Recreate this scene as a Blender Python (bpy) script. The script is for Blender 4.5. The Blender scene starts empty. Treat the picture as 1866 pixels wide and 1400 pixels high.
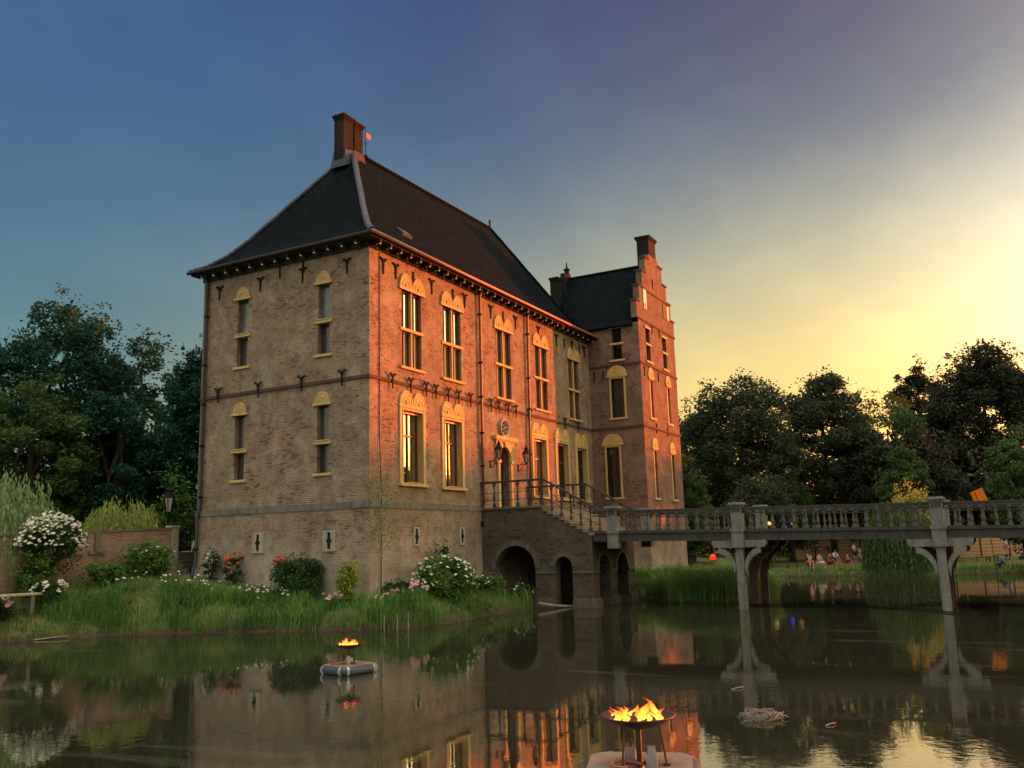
import bpy, math, random
import numpy as np
from mathutils import Vector, Matrix

# ------------------------------------------------------------------ camera, sky, sun, exposure
S = bpy.context.scene
COL = S.collection
R = math.radians
cam = bpy.data.cameras.new('camera')
cam.sensor_fit = 'HORIZONTAL'; cam.sensor_width = 36.0; cam.lens = 36.0 * 1620.1255 / 1866.0
cam.clip_start = 0.1; cam.clip_end = 3000
cam_o = bpy.data.objects.new('camera', cam); COL.objects.link(cam_o); S.camera = cam_o
TILT, ROLL, HEAD = R(10.23661), R(1.67714), R(28.09854)
_F = Vector((math.cos(TILT) * math.cos(HEAD), math.cos(TILT) * math.sin(HEAD), math.sin(TILT)))
_R = Vector((math.sin(HEAD), -math.cos(HEAD), 0)); _U = _R.cross(_F)
_Rc = _R * math.cos(ROLL) - _U * math.sin(ROLL); _Uc = _R * math.sin(ROLL) + _U * math.cos(ROLL)
cam_o.matrix_world = Matrix(((_Rc.x, _Uc.x, -_F.x, -30.0898), (_Rc.y, _Uc.y, -_F.y, -22.9779), (_Rc.z, _Uc.z, -_F.z, 3.0), (0, 0, 0, 1)))

SUN_EL, SUN_AZ = R(4.6), R(-33.4)           # azimuth measured from +X, counter-clockwise
SUND = Vector((math.cos(SUN_EL) * math.cos(SUN_AZ), math.cos(SUN_EL) * math.sin(SUN_AZ), math.sin(SUN_EL)))
W = bpy.data.worlds.new('World'); S.world = W; W.use_nodes = True
nt = W.node_tree; bg = nt.nodes['Background']
sk = nt.nodes.new('ShaderNodeTexSky'); sk.sky_type = 'NISHITA'; sk.sun_disc = False
sk.sun_elevation = SUN_EL; sk.sun_rotation = R(90) - SUN_AZ
tc = nt.nodes.new('ShaderNodeTexCoord')
def wmath(op, a, b=None, c=None):
    m = nt.nodes.new('ShaderNodeMath'); m.operation = op
    for k, v in enumerate((a, b, c)):
        if v is None: continue
        if isinstance(v, (int, float)): m.inputs[k].default_value = v
        else: nt.links.new(v, m.inputs[k])
    return m.outputs[0]
def toward(az, el):
    m = nt.nodes.new('ShaderNodeVectorMath'); m.operation = 'DOT_PRODUCT'; nt.links.new(tc.outputs['Generated'], m.inputs[0])
    m.inputs[1].default_value = (math.cos(R(el)) * math.cos(R(az)), math.cos(R(el)) * math.sin(R(az)), math.sin(R(el))); return wmath('MAXIMUM', m.outputs['Value'], 0.0)
def wmix(mode, fac, a, b):
    m = nt.nodes.new('ShaderNodeMix'); m.data_type = 'RGBA'; m.blend_type = mode
    for sock, v in ((m.inputs[0], fac), (m.inputs[6], a), (m.inputs[7], b)):
        if isinstance(v, (int, float)): sock.default_value = v
        elif isinstance(v, tuple): sock.default_value = (*v, 1)
        else: nt.links.new(v, sock)
    return m.outputs[2]
sz = nt.nodes.new('ShaderNodeSeparateXYZ'); nt.links.new(tc.outputs['Generated'], sz.inputs[0])
def smooth(v, lo, hi):
    m = nt.nodes.new('ShaderNodeMapRange'); m.interpolation_type = 'SMOOTHSTEP'; nt.links.new(v, m.inputs[0]); m.inputs[1].default_value = lo; m.inputs[2].default_value = hi; return m.outputs[0]
# dusk: the upper air on the sun's side is violet and dimmer, a pale glow with a yellow foot hangs over the sunset
viol = wmath('MULTIPLY', smooth(sz.outputs['Z'], 0.15, 0.62), smooth(toward(-20, 20), 0.30, 0.95))
skyc = wmix('MULTIPLY', 1.0, sk.outputs[0], (0.50, 0.80, 0.69))
skyc = wmix('MULTIPLY', viol, skyc, (0.416, 0.338, 0.266))
side = toward(-14, 6)
skyc = wmix('ADD', wmath('POWER', toward(-34, 6), 20.0), skyc, (8.0, 6.0, 2.0))
skyc = wmix('ADD', wmath('POWER', toward(-12.7, 5.0), 38.0), skyc, (7.0, 5.7, 5.3))
skyc = wmix('ADD', wmath('MULTIPLY', wmath('POWER', side, 3.165), smooth(sz.outputs['Z'], 0.45, 0.02)), skyc, (6.8, 4.27, 0.0))
skyc = wmix('ADD', wmath('POWER', toward(0, 14), 9.57), skyc, (0.707, 0.324, 0.0))
skyc = wmix('ADD', smooth(sz.outputs['Z'], -0.3, 0.6), skyc, (0.0, 0.0, 0.642))
skyc = wmix('MULTIPLY', wmath('MULTIPLY', wmath('POWER', side, 2.325), smooth(sz.outputs['Z'], 0.36, 0.05)), skyc, (1.0, 0.6, 0.367))
# faint drifting cirrus, drawn out along one direction
mpw = nt.nodes.new('ShaderNodeMapping'); nt.links.new(tc.outputs['Generated'], mpw.inputs[0]); mpw.inputs['Rotation'].default_value = (R(25), R(-38), R(20)); mpw.inputs['Scale'].default_value = (1.2, 5.0, 7.0)
cn = nt.nodes.new('ShaderNodeTexNoise'); nt.links.new(mpw.outputs[0], cn.inputs['Vector']); cn.inputs['Scale'].default_value = 1.3; cn.inputs['Detail'].default_value = 7; cn.inputs['Roughness'].default_value = 0.55
skyc = wmix('MULTIPLY', 1.0, skyc, wmix('MIX', smooth(cn.outputs['Fac'], 0.35, 0.72), (0.93, 0.93, 0.95), (1.09, 1.06, 1.03)))
skyc = wmix('ADD', wmath('MULTIPLY', wmath('POWER', toward(170, 24), 1.4), smooth(sz.outputs['Z'], 0.0, 0.12)), skyc, (4.7, 3.9, 3.0))      # added warm fill lobe behind the camera, lifts the shaded sides
skyc = wmix('ADD', wmath('MULTIPLY', wmath('POWER', toward(-80, 16), 4.0), smooth(sz.outputs['Z'], 0.0, 0.12)), skyc, (9.5, 6.5, 3.3))  # added glow out of view, fills the shade on the entrance front
skyc = wmix('ADD', smooth(sz.outputs['Z'], 0.68, 0.95), skyc, (11.0, 10.6, 8.8))      # added zenith fill above the view, brightens ground and foliage
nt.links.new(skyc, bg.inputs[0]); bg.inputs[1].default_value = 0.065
sun = bpy.data.lights.new('sun', 'SUN'); sun.energy = 3.2; sun.angle = R(0.6); sun.color = (1.0, 0.135, 0.014)
sun_o = bpy.data.objects.new('sun', sun); COL.objects.link(sun_o)
sun_o.rotation_euler = SUND.to_track_quat('Z', 'Y').to_euler(); sun_o.location = SUND * 200
S.view_settings.view_transform = 'Standard'; S.view_settings.look = 'None'; S.view_settings.gamma = 1
S.view_settings.exposure = 1.6
S.render.engine = 'CYCLES'
S.cycles.max_bounces = 6; S.cycles.diffuse_bounces = 3; S.cycles.glossy_bounces = 4; S.cycles.transmission_bounces = 3
S.cycles.transparent_max_bounces = 16; S.cycles.caustics_reflective = False; S.cycles.caustics_refractive = False
S.cycles.use_denoising = True

# ------------------------------------------------------------------ materials
MATS = {}
def nmat(name):
    m = bpy.data.materials.new(name); m.use_nodes = True; MATS[name] = m
    n = m.node_tree.nodes; return m, n, m.node_tree.links, n['Principled BSDF']
def mix(n, l, fac, a, b, mode='MIX'):
    x = n.new('ShaderNodeMix'); x.data_type = 'RGBA'; x.blend_type = mode
    for sock, v in ((x.inputs[0], fac), (x.inputs[6], a), (x.inputs[7], b)):
        if hasattr(v, 'is_linked') or hasattr(v, 'links'): l.new(v, sock)
        elif isinstance(v, (int, float)): sock.default_value = v
        else: sock.default_value = (*v, 1)
    return x.outputs[2]
def noise(n, l, vec, scale, detail=4, rough=0.6, dist=0.0):
    t = n.new('ShaderNodeTexNoise'); t.inputs['Scale'].default_value = scale; t.inputs['Detail'].default_value = detail
    t.inputs['Roughness'].default_value = rough; t.inputs['Distortion'].default_value = dist
    if vec is not None: l.new(vec, t.inputs['Vector'])
    return t.outputs['Fac']
def ramp(n, l, fac, *stops):
    r = n.new('ShaderNodeValToRGB'); e = r.color_ramp.elements
    while len(e) < len(stops): e.new(0.5)
    for el, (p, c) in zip(e, stops):
        el.position = p; el.color = (c, c, c, 1) if isinstance(c, (int, float)) else (*c, 1)
    l.new(fac, r.inputs[0]); return r.outputs[0]
def bump(n, l, p, h, strength, dist=0.02):
    b = n.new('ShaderNodeBump'); b.inputs['Strength'].default_value = strength; b.inputs['Distance'].default_value = dist
    l.new(h, b.inputs['Height']); l.new(b.outputs[0], p.inputs['Normal'])
def geo_pos(n): return n.new('ShaderNodeNewGeometry').outputs['Position']
def uvn(n): return n.new('ShaderNodeUVMap').outputs[0]

def simple(name, c1, c2=None, scale=3.0, rough=0.7, spec=0.3, metal=0.0, bmp=0.15, bscale=30.0, grime=0.0):
    m, n, l, p = nmat(name)
    pos = geo_pos(n)
    c2 = c2 or tuple(v * 0.6 for v in c1)
    f = ramp(n, l, noise(n, l, pos, scale, 6, 0.65), (0.3, 0.0), (0.72, 1.0))
    c = mix(n, l, f, c1, c2)
    if grime:      # lichen blotches and runoff
        ms = n.new('ShaderNodeMapping'); l.new(pos, ms.inputs['Vector']); ms.inputs['Scale'].default_value = (5.0, 5.0, 0.9)
        c = mix(n, l, ramp(n, l, noise(n, l, ms.outputs[0], 1.0, 6, 0.75), (0.46, 0.0), (0.66, grime)), c, tuple(v * 0.3 for v in c1))
        c = mix(n, l, ramp(n, l, noise(n, l, pos, 6.0, 5, 0.7), (0.58, 0.0), (0.68, grime * 0.6)), c, (0.20, 0.20, 0.13))
    l.new(c, p.inputs['Base Color'])
    p.inputs['Roughness'].default_value = rough; p.inputs['Specular IOR Level'].default_value = spec; p.inputs['Metallic'].default_value = metal
    if bmp: bump(n, l, p, noise(n, l, pos, bscale, 4), bmp)
    return m

def brick(name, ca, cb, dark, mortar, stain=(0.16, 0.13, 0.1), olive=(0.2, 0.15, 0.1), lime=0.0, bw=0.26, rh=0.085, mort=0.013):
    m, n, l, p = nmat(name)
    uv = uvn(n); pos = geo_pos(n)
    b = n.new('ShaderNodeTexBrick'); l.new(uv, b.inputs['Vector'])
    b.inputs['Scale'].default_value = 1.0; b.inputs['Brick Width'].default_value = bw; b.inputs['Row Height'].default_value = rh
    b.inputs['Mortar Size'].default_value = mort; b.inputs['Mortar Smooth'].default_value = 0.25; b.inputs['Bias'].default_value = 0.0
    b.inputs['Color1'].default_value = (0, 0, 0, 1); b.inputs['Color2'].default_value = (1, 1, 1, 1); b.inputs['Mortar'].default_value = (0.5, 0.5, 0.5, 1)
    base = mix(n, l, ramp(n, l, b.outputs['Color'], (0.0, 0.0), (1.0, 1.0)), ca, cb)
    dk = ramp(n, l, b.outputs['Color'], (0.76, 0.0), (0.84, 0.9))
    base = mix(n, l, dk, base, dark)
    mp = n.new('ShaderNodeMapping'); l.new(uv, mp.inputs['Vector']); mp.inputs['Scale'].default_value = (4.6, 12.5, 1)
    v = noise(n, l, mp.outputs[0], 1.0, 3, 0.8)
    base = mix(n, l, ramp(n, l, noise(n, l, pos, 0.55, 4, 0.6, 0.3), (0.38, 0.0), (0.62, 0.8)), base, olive)
    base = mix(n, l, ramp(n, l, v, (0.58, 0.0), (0.74, 0.5)), base, dark)
    base = mix(n, l, ramp(n, l, v, (0.26, 0.6), (0.42, 0.0)), base, mortar)
    # joints: washed out and shadowy in places, freshly pointed in others
    jp = ramp(n, l, noise(n, l, pos, 1.1, 6, 0.75), (0.40, 0.0), (0.60, 1.0))
    joint = mix(n, l, jp, tuple(c * 0.30 for c in mortar), mortar)
    base = mix(n, l, b.outputs['Fac'], base, joint)
    # runoff streaks down the wall
    ms = n.new('ShaderNodeMapping'); l.new(uv, ms.inputs['Vector']); ms.inputs['Scale'].default_value = (1.7, 0.16, 1)
    base = mix(n, l, ramp(n, l, noise(n, l, ms.outputs[0], 1.0, 5, 0.7, 0.2), (0.52, 0.0), (0.72, 0.42)), base, tuple(c * 0.55 for c in stain))
    # weathering patches
    f1 = ramp(n, l, noise(n, l, pos, 0.45, 6, 0.65), (0.42, 0.0), (0.66, 0.55))
    base = mix(n, l, f1, base, stain)
    f2 = ramp(n, l, noise(n, l, pos, 0.9, 5, 0.7, 0.4), (0.5, 0.0), (0.68, 0.30))
    base = mix(n, l, f2, base, tuple(min(1, c * 1.25 + 0.03) for c in mortar))
    if lime:      # salt bloom low on the old wall
        sx = n.new('ShaderNodeSeparateXYZ'); l.new(pos, sx.inputs[0])
        mr = n.new('ShaderNodeMapRange'); l.new(sx.outputs['Z'], mr.inputs[0])
        mr.inputs[1].default_value = 0.8; mr.inputs[2].default_value = 6.5; mr.inputs[3].default_value = 1.0; mr.inputs[4].default_value = 0.0
        nn = noise(n, l, pos, 0.8, 6, 0.7)
        mu = n.new('ShaderNodeMath'); mu.operation = 'MULTIPLY'; l.new(mr.outputs[0], mu.inputs[0]); l.new(nn, mu.inputs[1])
        base = mix(n, l, ramp(n, l, mu.outputs[0], (0.24, 0.0), (0.50, lime)), base, (0.52, 0.46, 0.36))
    l.new(base, p.inputs['Base Color']); p.inputs['Roughness'].default_value = 0.9; p.inputs['Specular IOR Level'].default_value = 0.2
    inv = n.new('ShaderNodeMath'); inv.operation = 'SUBTRACT'; inv.inputs[0].default_value = 1.0; l.new(b.outputs['Fac'], inv.inputs[1])
    ad = n.new('ShaderNodeMath'); ad.operation = 'MULTIPLY_ADD'; l.new(v, ad.inputs[0]); ad.inputs[1].default_value = 0.8; l.new(inv.outputs[0], ad.inputs[2])
    bump(n, l, p, ad.outputs[0], 0.7, 0.02)
    return m

brick('castle_brick', (0.33, 0.165, 0.10), (0.23, 0.125, 0.08), (0.05, 0.037, 0.032), (0.50, 0.41, 0.28), (0.16, 0.115, 0.075), (0.25, 0.185, 0.115), lime=0.75)
brick('tower_brick', (0.28, 0.125, 0.075), (0.19, 0.095, 0.062), (0.045, 0.033, 0.03), (0.30, 0.23, 0.16), (0.13, 0.085, 0.06), (0.20, 0.13, 0.085), lime=0.5)
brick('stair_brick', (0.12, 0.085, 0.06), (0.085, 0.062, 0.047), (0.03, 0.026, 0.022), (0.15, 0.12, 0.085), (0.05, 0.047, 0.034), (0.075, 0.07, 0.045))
brick('garden_brick', (0.48, 0.20, 0.12), (0.36, 0.17, 0.11), (0.15, 0.09, 0.07), (0.42, 0.34, 0.26), (0.30, 0.22, 0.17), (0.30, 0.22, 0.16))
brick('chimney_brick', (0.022, 0.015, 0.015), (0.017, 0.012, 0.013), (0.009, 0.008, 0.008), (0.026, 0.021, 0.02), (0.016, 0.014, 0.014), (0.02, 0.015, 0.015))

def tiles(name):
    m, n, l, p = nmat(name)
    uv = uvn(n)
    b = n.new('ShaderNodeTexBrick'); l.new(uv, b.inputs['Vector']); b.offset = 0.0
    b.inputs['Brick Width'].default_value = 0.24; b.inputs['Row Height'].default_value = 0.27; b.inputs['Scale'].default_value = 1
    b.inputs['Mortar Size'].default_value = 0.03; b.inputs['Mortar Smooth'].default_value = 1.0
    b.inputs['Color1'].default_value = (0.0025, 0.0050, 0.0065, 1); b.inputs['Color2'].default_value = (0.006, 0.0105, 0.013, 1); b.inputs['Mortar'].default_value = (0.0015, 0.0025, 0.003, 1)
    pos = geo_pos(n)
    c = mix(n, l, ramp(n, l, noise(n, l, pos, 0.7, 6, 0.7), (0.45, 0.0), (0.7, 0.6)), b.outputs['Color'], (0.006, 0.009, 0.010))
    l.new(c, p.inputs['Base Color']); p.inputs['Roughness'].default_value = 0.8; p.inputs['Specular IOR Level'].default_value = 0.03
    inv = n.new('ShaderNodeMath'); inv.operation = 'SUBTRACT'; inv.inputs[0].default_value = 1.0; l.new(b.outputs['Fac'], inv.inputs[1])
    bump(n, l, p, inv.outputs[0], 0.7, 0.05)
    return m
tiles('roof_tile')

simple('yellow_stone', (0.60, 0.41, 0.15), (0.50, 0.33, 0.12), 4, 0.65, 0.3, 0, 0.1, grime=0.35)
simple('pale_stone', (0.46, 0.41, 0.29), (0.34, 0.30, 0.21), 5, 0.85, grime=0.7)
simple('band_stone', (0.22, 0.19, 0.15), (0.13, 0.12, 0.10), 3, 0.9, grime=0.7)
simple('course_brick', (0.10, 0.06, 0.045), (0.06, 0.04, 0.035), 5, 0.9)
simple('stair_stone', (0.40, 0.31, 0.22), (0.24, 0.19, 0.14), 4, 0.85, grime=0.7)
simple('dark_stone', (0.15, 0.13, 0.10), (0.09, 0.08, 0.062), 3, 0.9, grime=0.7)
simple('lead', (0.055, 0.065, 0.078), (0.03, 0.036, 0.045), 5, 0.6, 0.4, 0.2)
simple('gutter_paint', (0.42, 0.16, 0.09), (0.34, 0.12, 0.07), 3, 0.45, 0.5)
simple('dark_wood', (0.035, 0.026, 0.022), (0.02, 0.016, 0.014), 4, 0.7)
simple('white_paint', (0.75, 0.68, 0.52), (0.65, 0.58, 0.44), 6, 0.5, 0.4, 0, 0.05)
simple('frame_brown', (0.10, 0.055, 0.03), (0.07, 0.04, 0.022), 6, 0.5)
simple('iron', (0.008, 0.008, 0.009), (0.014, 0.011, 0.010), 12, 0.75, 0.15, 0.0)
simple('pipe_zinc', (0.055, 0.058, 0.065), (0.035, 0.036, 0.04), 5, 0.5, 0.5, 0.4)
simple('pipe_copper', (0.20, 0.10, 0.06), (0.14, 0.07, 0.045), 5, 0.45, 0.5, 0.3)
simple('bridge_paint', (0.13, 0.12, 0.10), (0.06, 0.055, 0.047), 5, 0.8, 0.3, 0, 0.3, grime=0.7)
simple('post_paint', (0.23, 0.22, 0.19), (0.13, 0.125, 0.105), 5, 0.8, 0.3, 0, 0.3, grime=0.7)
simple('bridge_dark', (0.075, 0.07, 0.06), (0.05, 0.045, 0.038), 3, 0.85, 0.2, 0, 0.3, grime=0.7)
simple('pile_wood', (0.09, 0.05, 0.032), (0.055, 0.033, 0.024), 3, 0.85, grime=0.7)
simple('rail_wood', (0.06, 0.042, 0.034), (0.04, 0.03, 0.025), 4, 0.7)
simple('bark', (0.055, 0.045, 0.033), (0.03, 0.025, 0.02), 6, 0.95, 0.1, 0, 0.5)
simple('dead_wood', (0.32, 0.27, 0.20), (0.18, 0.15, 0.11), 8, 0.9)
simple('twig', (0.13, 0.09, 0.07), (0.08, 0.055, 0.045), 8, 0.9)
simple('drum_blue', (0.035, 0.045, 0.065), (0.05, 0.055, 0.065), 9, 0.35, 0.5, 0, 0.1)
simple('plywood', (0.26, 0.19, 0.13), (0.17, 0.125, 0.09), 4, 0.8)
simple('bowl_steel', (0.045, 0.03, 0.026), (0.09, 0.04, 0.025), 10, 0.5, 0.5, 0.6)
simple('hose', (0.35, 0.12, 0.05), (0.25, 0.08, 0.04), 10, 0.5)
simple('silver', (0.42, 0.42, 0.42), (0.3, 0.3, 0.3), 10, 0.35, 0.5, 0.6)
simple('fence_wood', (0.60, 0.34, 0.16), (0.44, 0.25, 0.12), 2, 0.8)
simple('skin', (0.50, 0.28, 0.19), (0.45, 0.25, 0.17), 8, 0.6, 0.3, 0, 0)
simple('cloth_black', (0.02, 0.02, 0.022), None, 8, 0.9, 0.1, 0, 0)
simple('cloth_red', (0.35, 0.05, 0.05), None, 8, 0.9, 0.1, 0, 0)
simple('cloth_white', (0.7, 0.68, 0.66), (0.6, 0.58, 0.56), 8, 0.9, 0.1, 0, 0)
simple('cloth_blue', (0.08, 0.30, 0.42), (0.06, 0.24, 0.35), 8, 0.9, 0.1, 0, 0)
simple('cloth_navy', (0.04, 0.05, 0.10), None, 8, 0.9, 0.1, 0, 0)
simple('cloth_pink', (0.55, 0.30, 0.27), None, 8, 0.9, 0.1, 0, 0)
simple('hair', (0.04, 0.025, 0.015), None, 8, 0.8, 0.1, 0, 0)
simple('petal_white', (0.80, 0.78, 0.68), (0.72, 0.68, 0.55), 9, 0.7, 0.2, 0, 0)
simple('petal_pink', (0.70, 0.34, 0.42), (0.72, 0.52, 0.50), 4, 0.7, 0.2, 0, 0)
simple('petal_red', (0.75, 0.10, 0.05), (0.65, 0.16, 0.08), 6, 0.7, 0.2, 0, 0)
simple('tarp', (0.05, 0.055, 0.075), None, 3, 0.6)

def emit(name, c, strength, base=(0.1, 0.05, 0.02)):
    m, n, l, p = nmat(name)
    p.inputs['Base Color'].default_value = (*base, 1); p.inputs['Emission Color'].default_value = (*c, 1); p.inputs['Emission Strength'].default_value = strength
    return m
emit('red_lamp', (1.0, 0.006, 0.001), 1.2); emit('yellow_lamp', (1.0, 0.55, 0.10), 0.5); emit('blue_lamp', (0.03, 0.05, 1.0), 0.5)
emit('glow_white', (1.0, 0.55, 0.25), 9)
def flag_mat():
    m, n, l, p = nmat('orange_cloth')
    f = noise(n, l, geo_pos(n), 6, 3)
    c = mix(n, l, f, (0.85, 0.28, 0.01), (0.80, 0.20, 0.015))
    tr = n.new('ShaderNodeBsdfTranslucent'); l.new(c, tr.inputs[0]); l.new(c, p.inputs['Base Color']); p.inputs['Roughness'].default_value = 0.7
    mx = n.new('ShaderNodeMixShader'); mx.inputs[0].default_value = 0.6
    l.new(p.outputs[0], mx.inputs[1]); l.new(tr.outputs[0], mx.inputs[2]); l.new(mx.outputs[0], n['Material Output'].inputs[0])
flag_mat()
def flame_mat():
    m, n, l, p = nmat('flame')
    pos = geo_pos(n)
    at = n.new('ShaderNodeAttribute'); at.attribute_name = 'tint'
    r = n.new('ShaderNodeValToRGB'); e = r.color_ramp.elements; e[0].position = 0.1; e[0].color = (1.0, 0.42, 0.05, 1); e[1].position = 0.9; e[1].color = (1.0, 0.085, 0.005, 1)
    ad = n.new('ShaderNodeMath'); ad.operation = 'MULTIPLY_ADD'; l.new(noise(n, l, pos, 22, 3), ad.inputs[0]); ad.inputs[1].default_value = 0.5; l.new(at.outputs['Fac'], ad.inputs[2])
    sb = n.new('ShaderNodeMath'); sb.operation = 'SUBTRACT'; l.new(ad.outputs[0], sb.inputs[0]); sb.inputs[1].default_value = 0.2
    l.new(sb.outputs[0], r.inputs[0])
    em = n.new('ShaderNodeEmission'); l.new(r.outputs[0], em.inputs[0]); em.inputs[1].default_value = 1.3
    tp = n.new('ShaderNodeBsdfTransparent'); mx = n.new('ShaderNodeMixShader')
    l.new(ramp(n, l, sb.outputs[0], (0.35, 0.9), (1.05, 0.12)), mx.inputs[0]); l.new(tp.outputs[0], mx.inputs[1]); l.new(em.outputs[0], mx.inputs[2]); l.new(mx.outputs[0], n['Material Output'].inputs[0])
flame_mat()

def glass(name, tint, gloss, lattice=False, inner=None):
    m, n, l, p = nmat(name)
    pos = geo_pos(n)
    gl = n.new('ShaderNodeBsdfGlossy'); gl.inputs['Roughness'].default_value = 0.03; gl.inputs['Color'].default_value = (0.95, 0.95, 0.95, 1)
    wv = n.new('ShaderNodeBump'); wv.inputs['Strength'].default_value = 0.05; wv.inputs['Distance'].default_value = 0.1
    l.new(noise(n, l, pos, 1.6, 2), wv.inputs['Height']); l.new(wv.outputs[0], gl.inputs['Normal'])
    df = n.new('ShaderNodeBsdfDiffuse')
    c = mix(n, l, ramp(n, l, noise(n, l, pos, 1.5, 3), (0.35, 0.0), (0.65, 1.0)), tint, tuple(v * 0.55 for v in tint))
    if lattice:
        ch = n.new('ShaderNodeTexBrick'); uv = uvn(n)
        mp = n.new('ShaderNodeMapping'); l.new(uv, mp.inputs[0]); mp.inputs['Rotation'].default_value = (0, 0, R(45)); l.new(mp.outputs[0], ch.inputs['Vector'])
        ch.offset = 0; ch.inputs['Brick Width'].default_value = 0.115; ch.inputs['Row Height'].default_value = 0.115; ch.inputs['Mortar Size'].default_value = 0.012; ch.inputs['Scale'].default_value = 1
        c = mix(n, l, ch.outputs['Fac'], c, (0.16, 0.13, 0.11))
    l.new(c, df.inputs['Color'])
    fr = n.new('ShaderNodeFresnel'); fr.inputs['IOR'].default_value = 1.5
    ad = n.new('ShaderNodeMath'); ad.operation = 'MAXIMUM'; l.new(fr.outputs[0], ad.inputs[0]); ad.inputs[1].default_value = gloss
    mx = n.new('ShaderNodeMixShader'); l.new(ad.outputs[0], mx.inputs[0]); l.new(df.outputs[0], mx.inputs[1]); l.new(gl.outputs[0], mx.inputs[2])
    l.new(mx.outputs[0], n['Material Output'].inputs[0])
    return m
glass('dark_glass', (0.012, 0.011, 0.012), 0.10)
glass('bright_glass', (0.02, 0.016, 0.012), 0.55)
glass('blind_glass', (0.17, 0.20, 0.17), 0.05)
glass('lattice_glass', (0.035, 0.03, 0.03), 0.04, True)
glass('curtain_glass', (0.13, 0.06, 0.03), 0.08)
glass('lamp_glass', (0.25, 0.22, 0.18), 0.2)

def leaf(name, c1, c2, trans=0.3, rough=0.6):
    m, n, l, p = nmat(name)
    at = n.new('ShaderNodeAttribute'); at.attribute_name = 'tint'
    c = mix(n, l, at.outputs['Fac'], c1, c2)
    l.new(c, p.inputs['Base Color']); p.inputs['Roughness'].default_value = rough; p.inputs['Specular IOR Level'].default_value = 0.15
    tr = n.new('ShaderNodeBsdfTranslucent'); l.new(c, tr.inputs[0])
    mx = n.new('ShaderNodeMixShader'); mx.inputs[0].default_value = trans
    l.new(p.outputs[0], mx.inputs[1]); l.new(tr.outputs[0], mx.inputs[2]); l.new(mx.outputs[0], n['Material Output'].inputs[0])
    return m
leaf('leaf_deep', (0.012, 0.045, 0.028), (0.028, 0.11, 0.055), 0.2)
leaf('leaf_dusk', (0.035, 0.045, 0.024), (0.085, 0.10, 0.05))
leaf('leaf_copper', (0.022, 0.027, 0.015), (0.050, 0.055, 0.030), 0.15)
leaf('lawn_blade', (0.20, 0.20, 0.06), (0.34, 0.29, 0.11), 0.35)
leaf('leaf_mid', (0.04, 0.08, 0.02), (0.11, 0.17, 0.045))
leaf('leaf_light', (0.20, 0.25, 0.055), (0.36, 0.40, 0.10), 0.35)
leaf('leaf_willow', (0.17, 0.26, 0.10), (0.30, 0.40, 0.17), 0.35)
leaf('leaf_lime', (0.20, 0.26, 0.03), (0.34, 0.38, 0.06), 0.35)
leaf('leaf_yellow', (0.30, 0.28, 0.06), (0.55, 0.46, 0.10), 0.45)
leaf('leaf_bush', (0.025, 0.06, 0.018), (0.075, 0.14, 0.04))
leaf('leaf_flower', (0.055, 0.12, 0.022), (0.14, 0.25, 0.05))
leaf('grass_blade', (0.07, 0.17, 0.035), (0.20, 0.35, 0.075), 0.35)
leaf('dry_blade', (0.16, 0.13, 0.07), (0.30, 0.24, 0.13), 0.3)
leaf('reed_blade', (0.10, 0.19, 0.04), (0.26, 0.37, 0.09), 0.35)

def ground_mat():
    m, n, l, p = nmat('ground')
    pos = geo_pos(n); sx = n.new('ShaderNodeSeparateXYZ'); l.new(pos, sx.inputs[0])
    g = mix(n, l, noise(n, l, pos, 1.3, 6), (0.055, 0.085, 0.022), (0.12, 0.12, 0.045))
    g = mix(n, l, ramp(n, l, noise(n, l, pos, 0.35, 5), (0.45, 0.0), (0.65, 0.7)), g, (0.17, 0.135, 0.06))
    mud = mix(n, l, noise(n, l, pos, 5, 5), (0.045, 0.033, 0.022), (0.09, 0.065, 0.04))
    ad = n.new('ShaderNodeMath'); ad.operation = 'MULTIPLY_ADD'; l.new(noise(n, l, pos, 2.5, 4), ad.inputs[0]); ad.inputs[1].default_value = 0.25; l.new(sx.outputs['Z'], ad.inputs[2])
    f = ramp(n, l, ad.outputs[0], (0.22, 0.0), (0.36, 1.0))
    l.new(mix(n, l, f, mud, g), p.inputs['Base Color']); p.inputs['Roughness'].default_value = 0.95; p.inputs['Specular IOR Level'].default_value = 0.1
    bump(n, l, p, noise(n, l, pos, 9, 5), 0.5, 0.05)
ground_mat()
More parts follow.
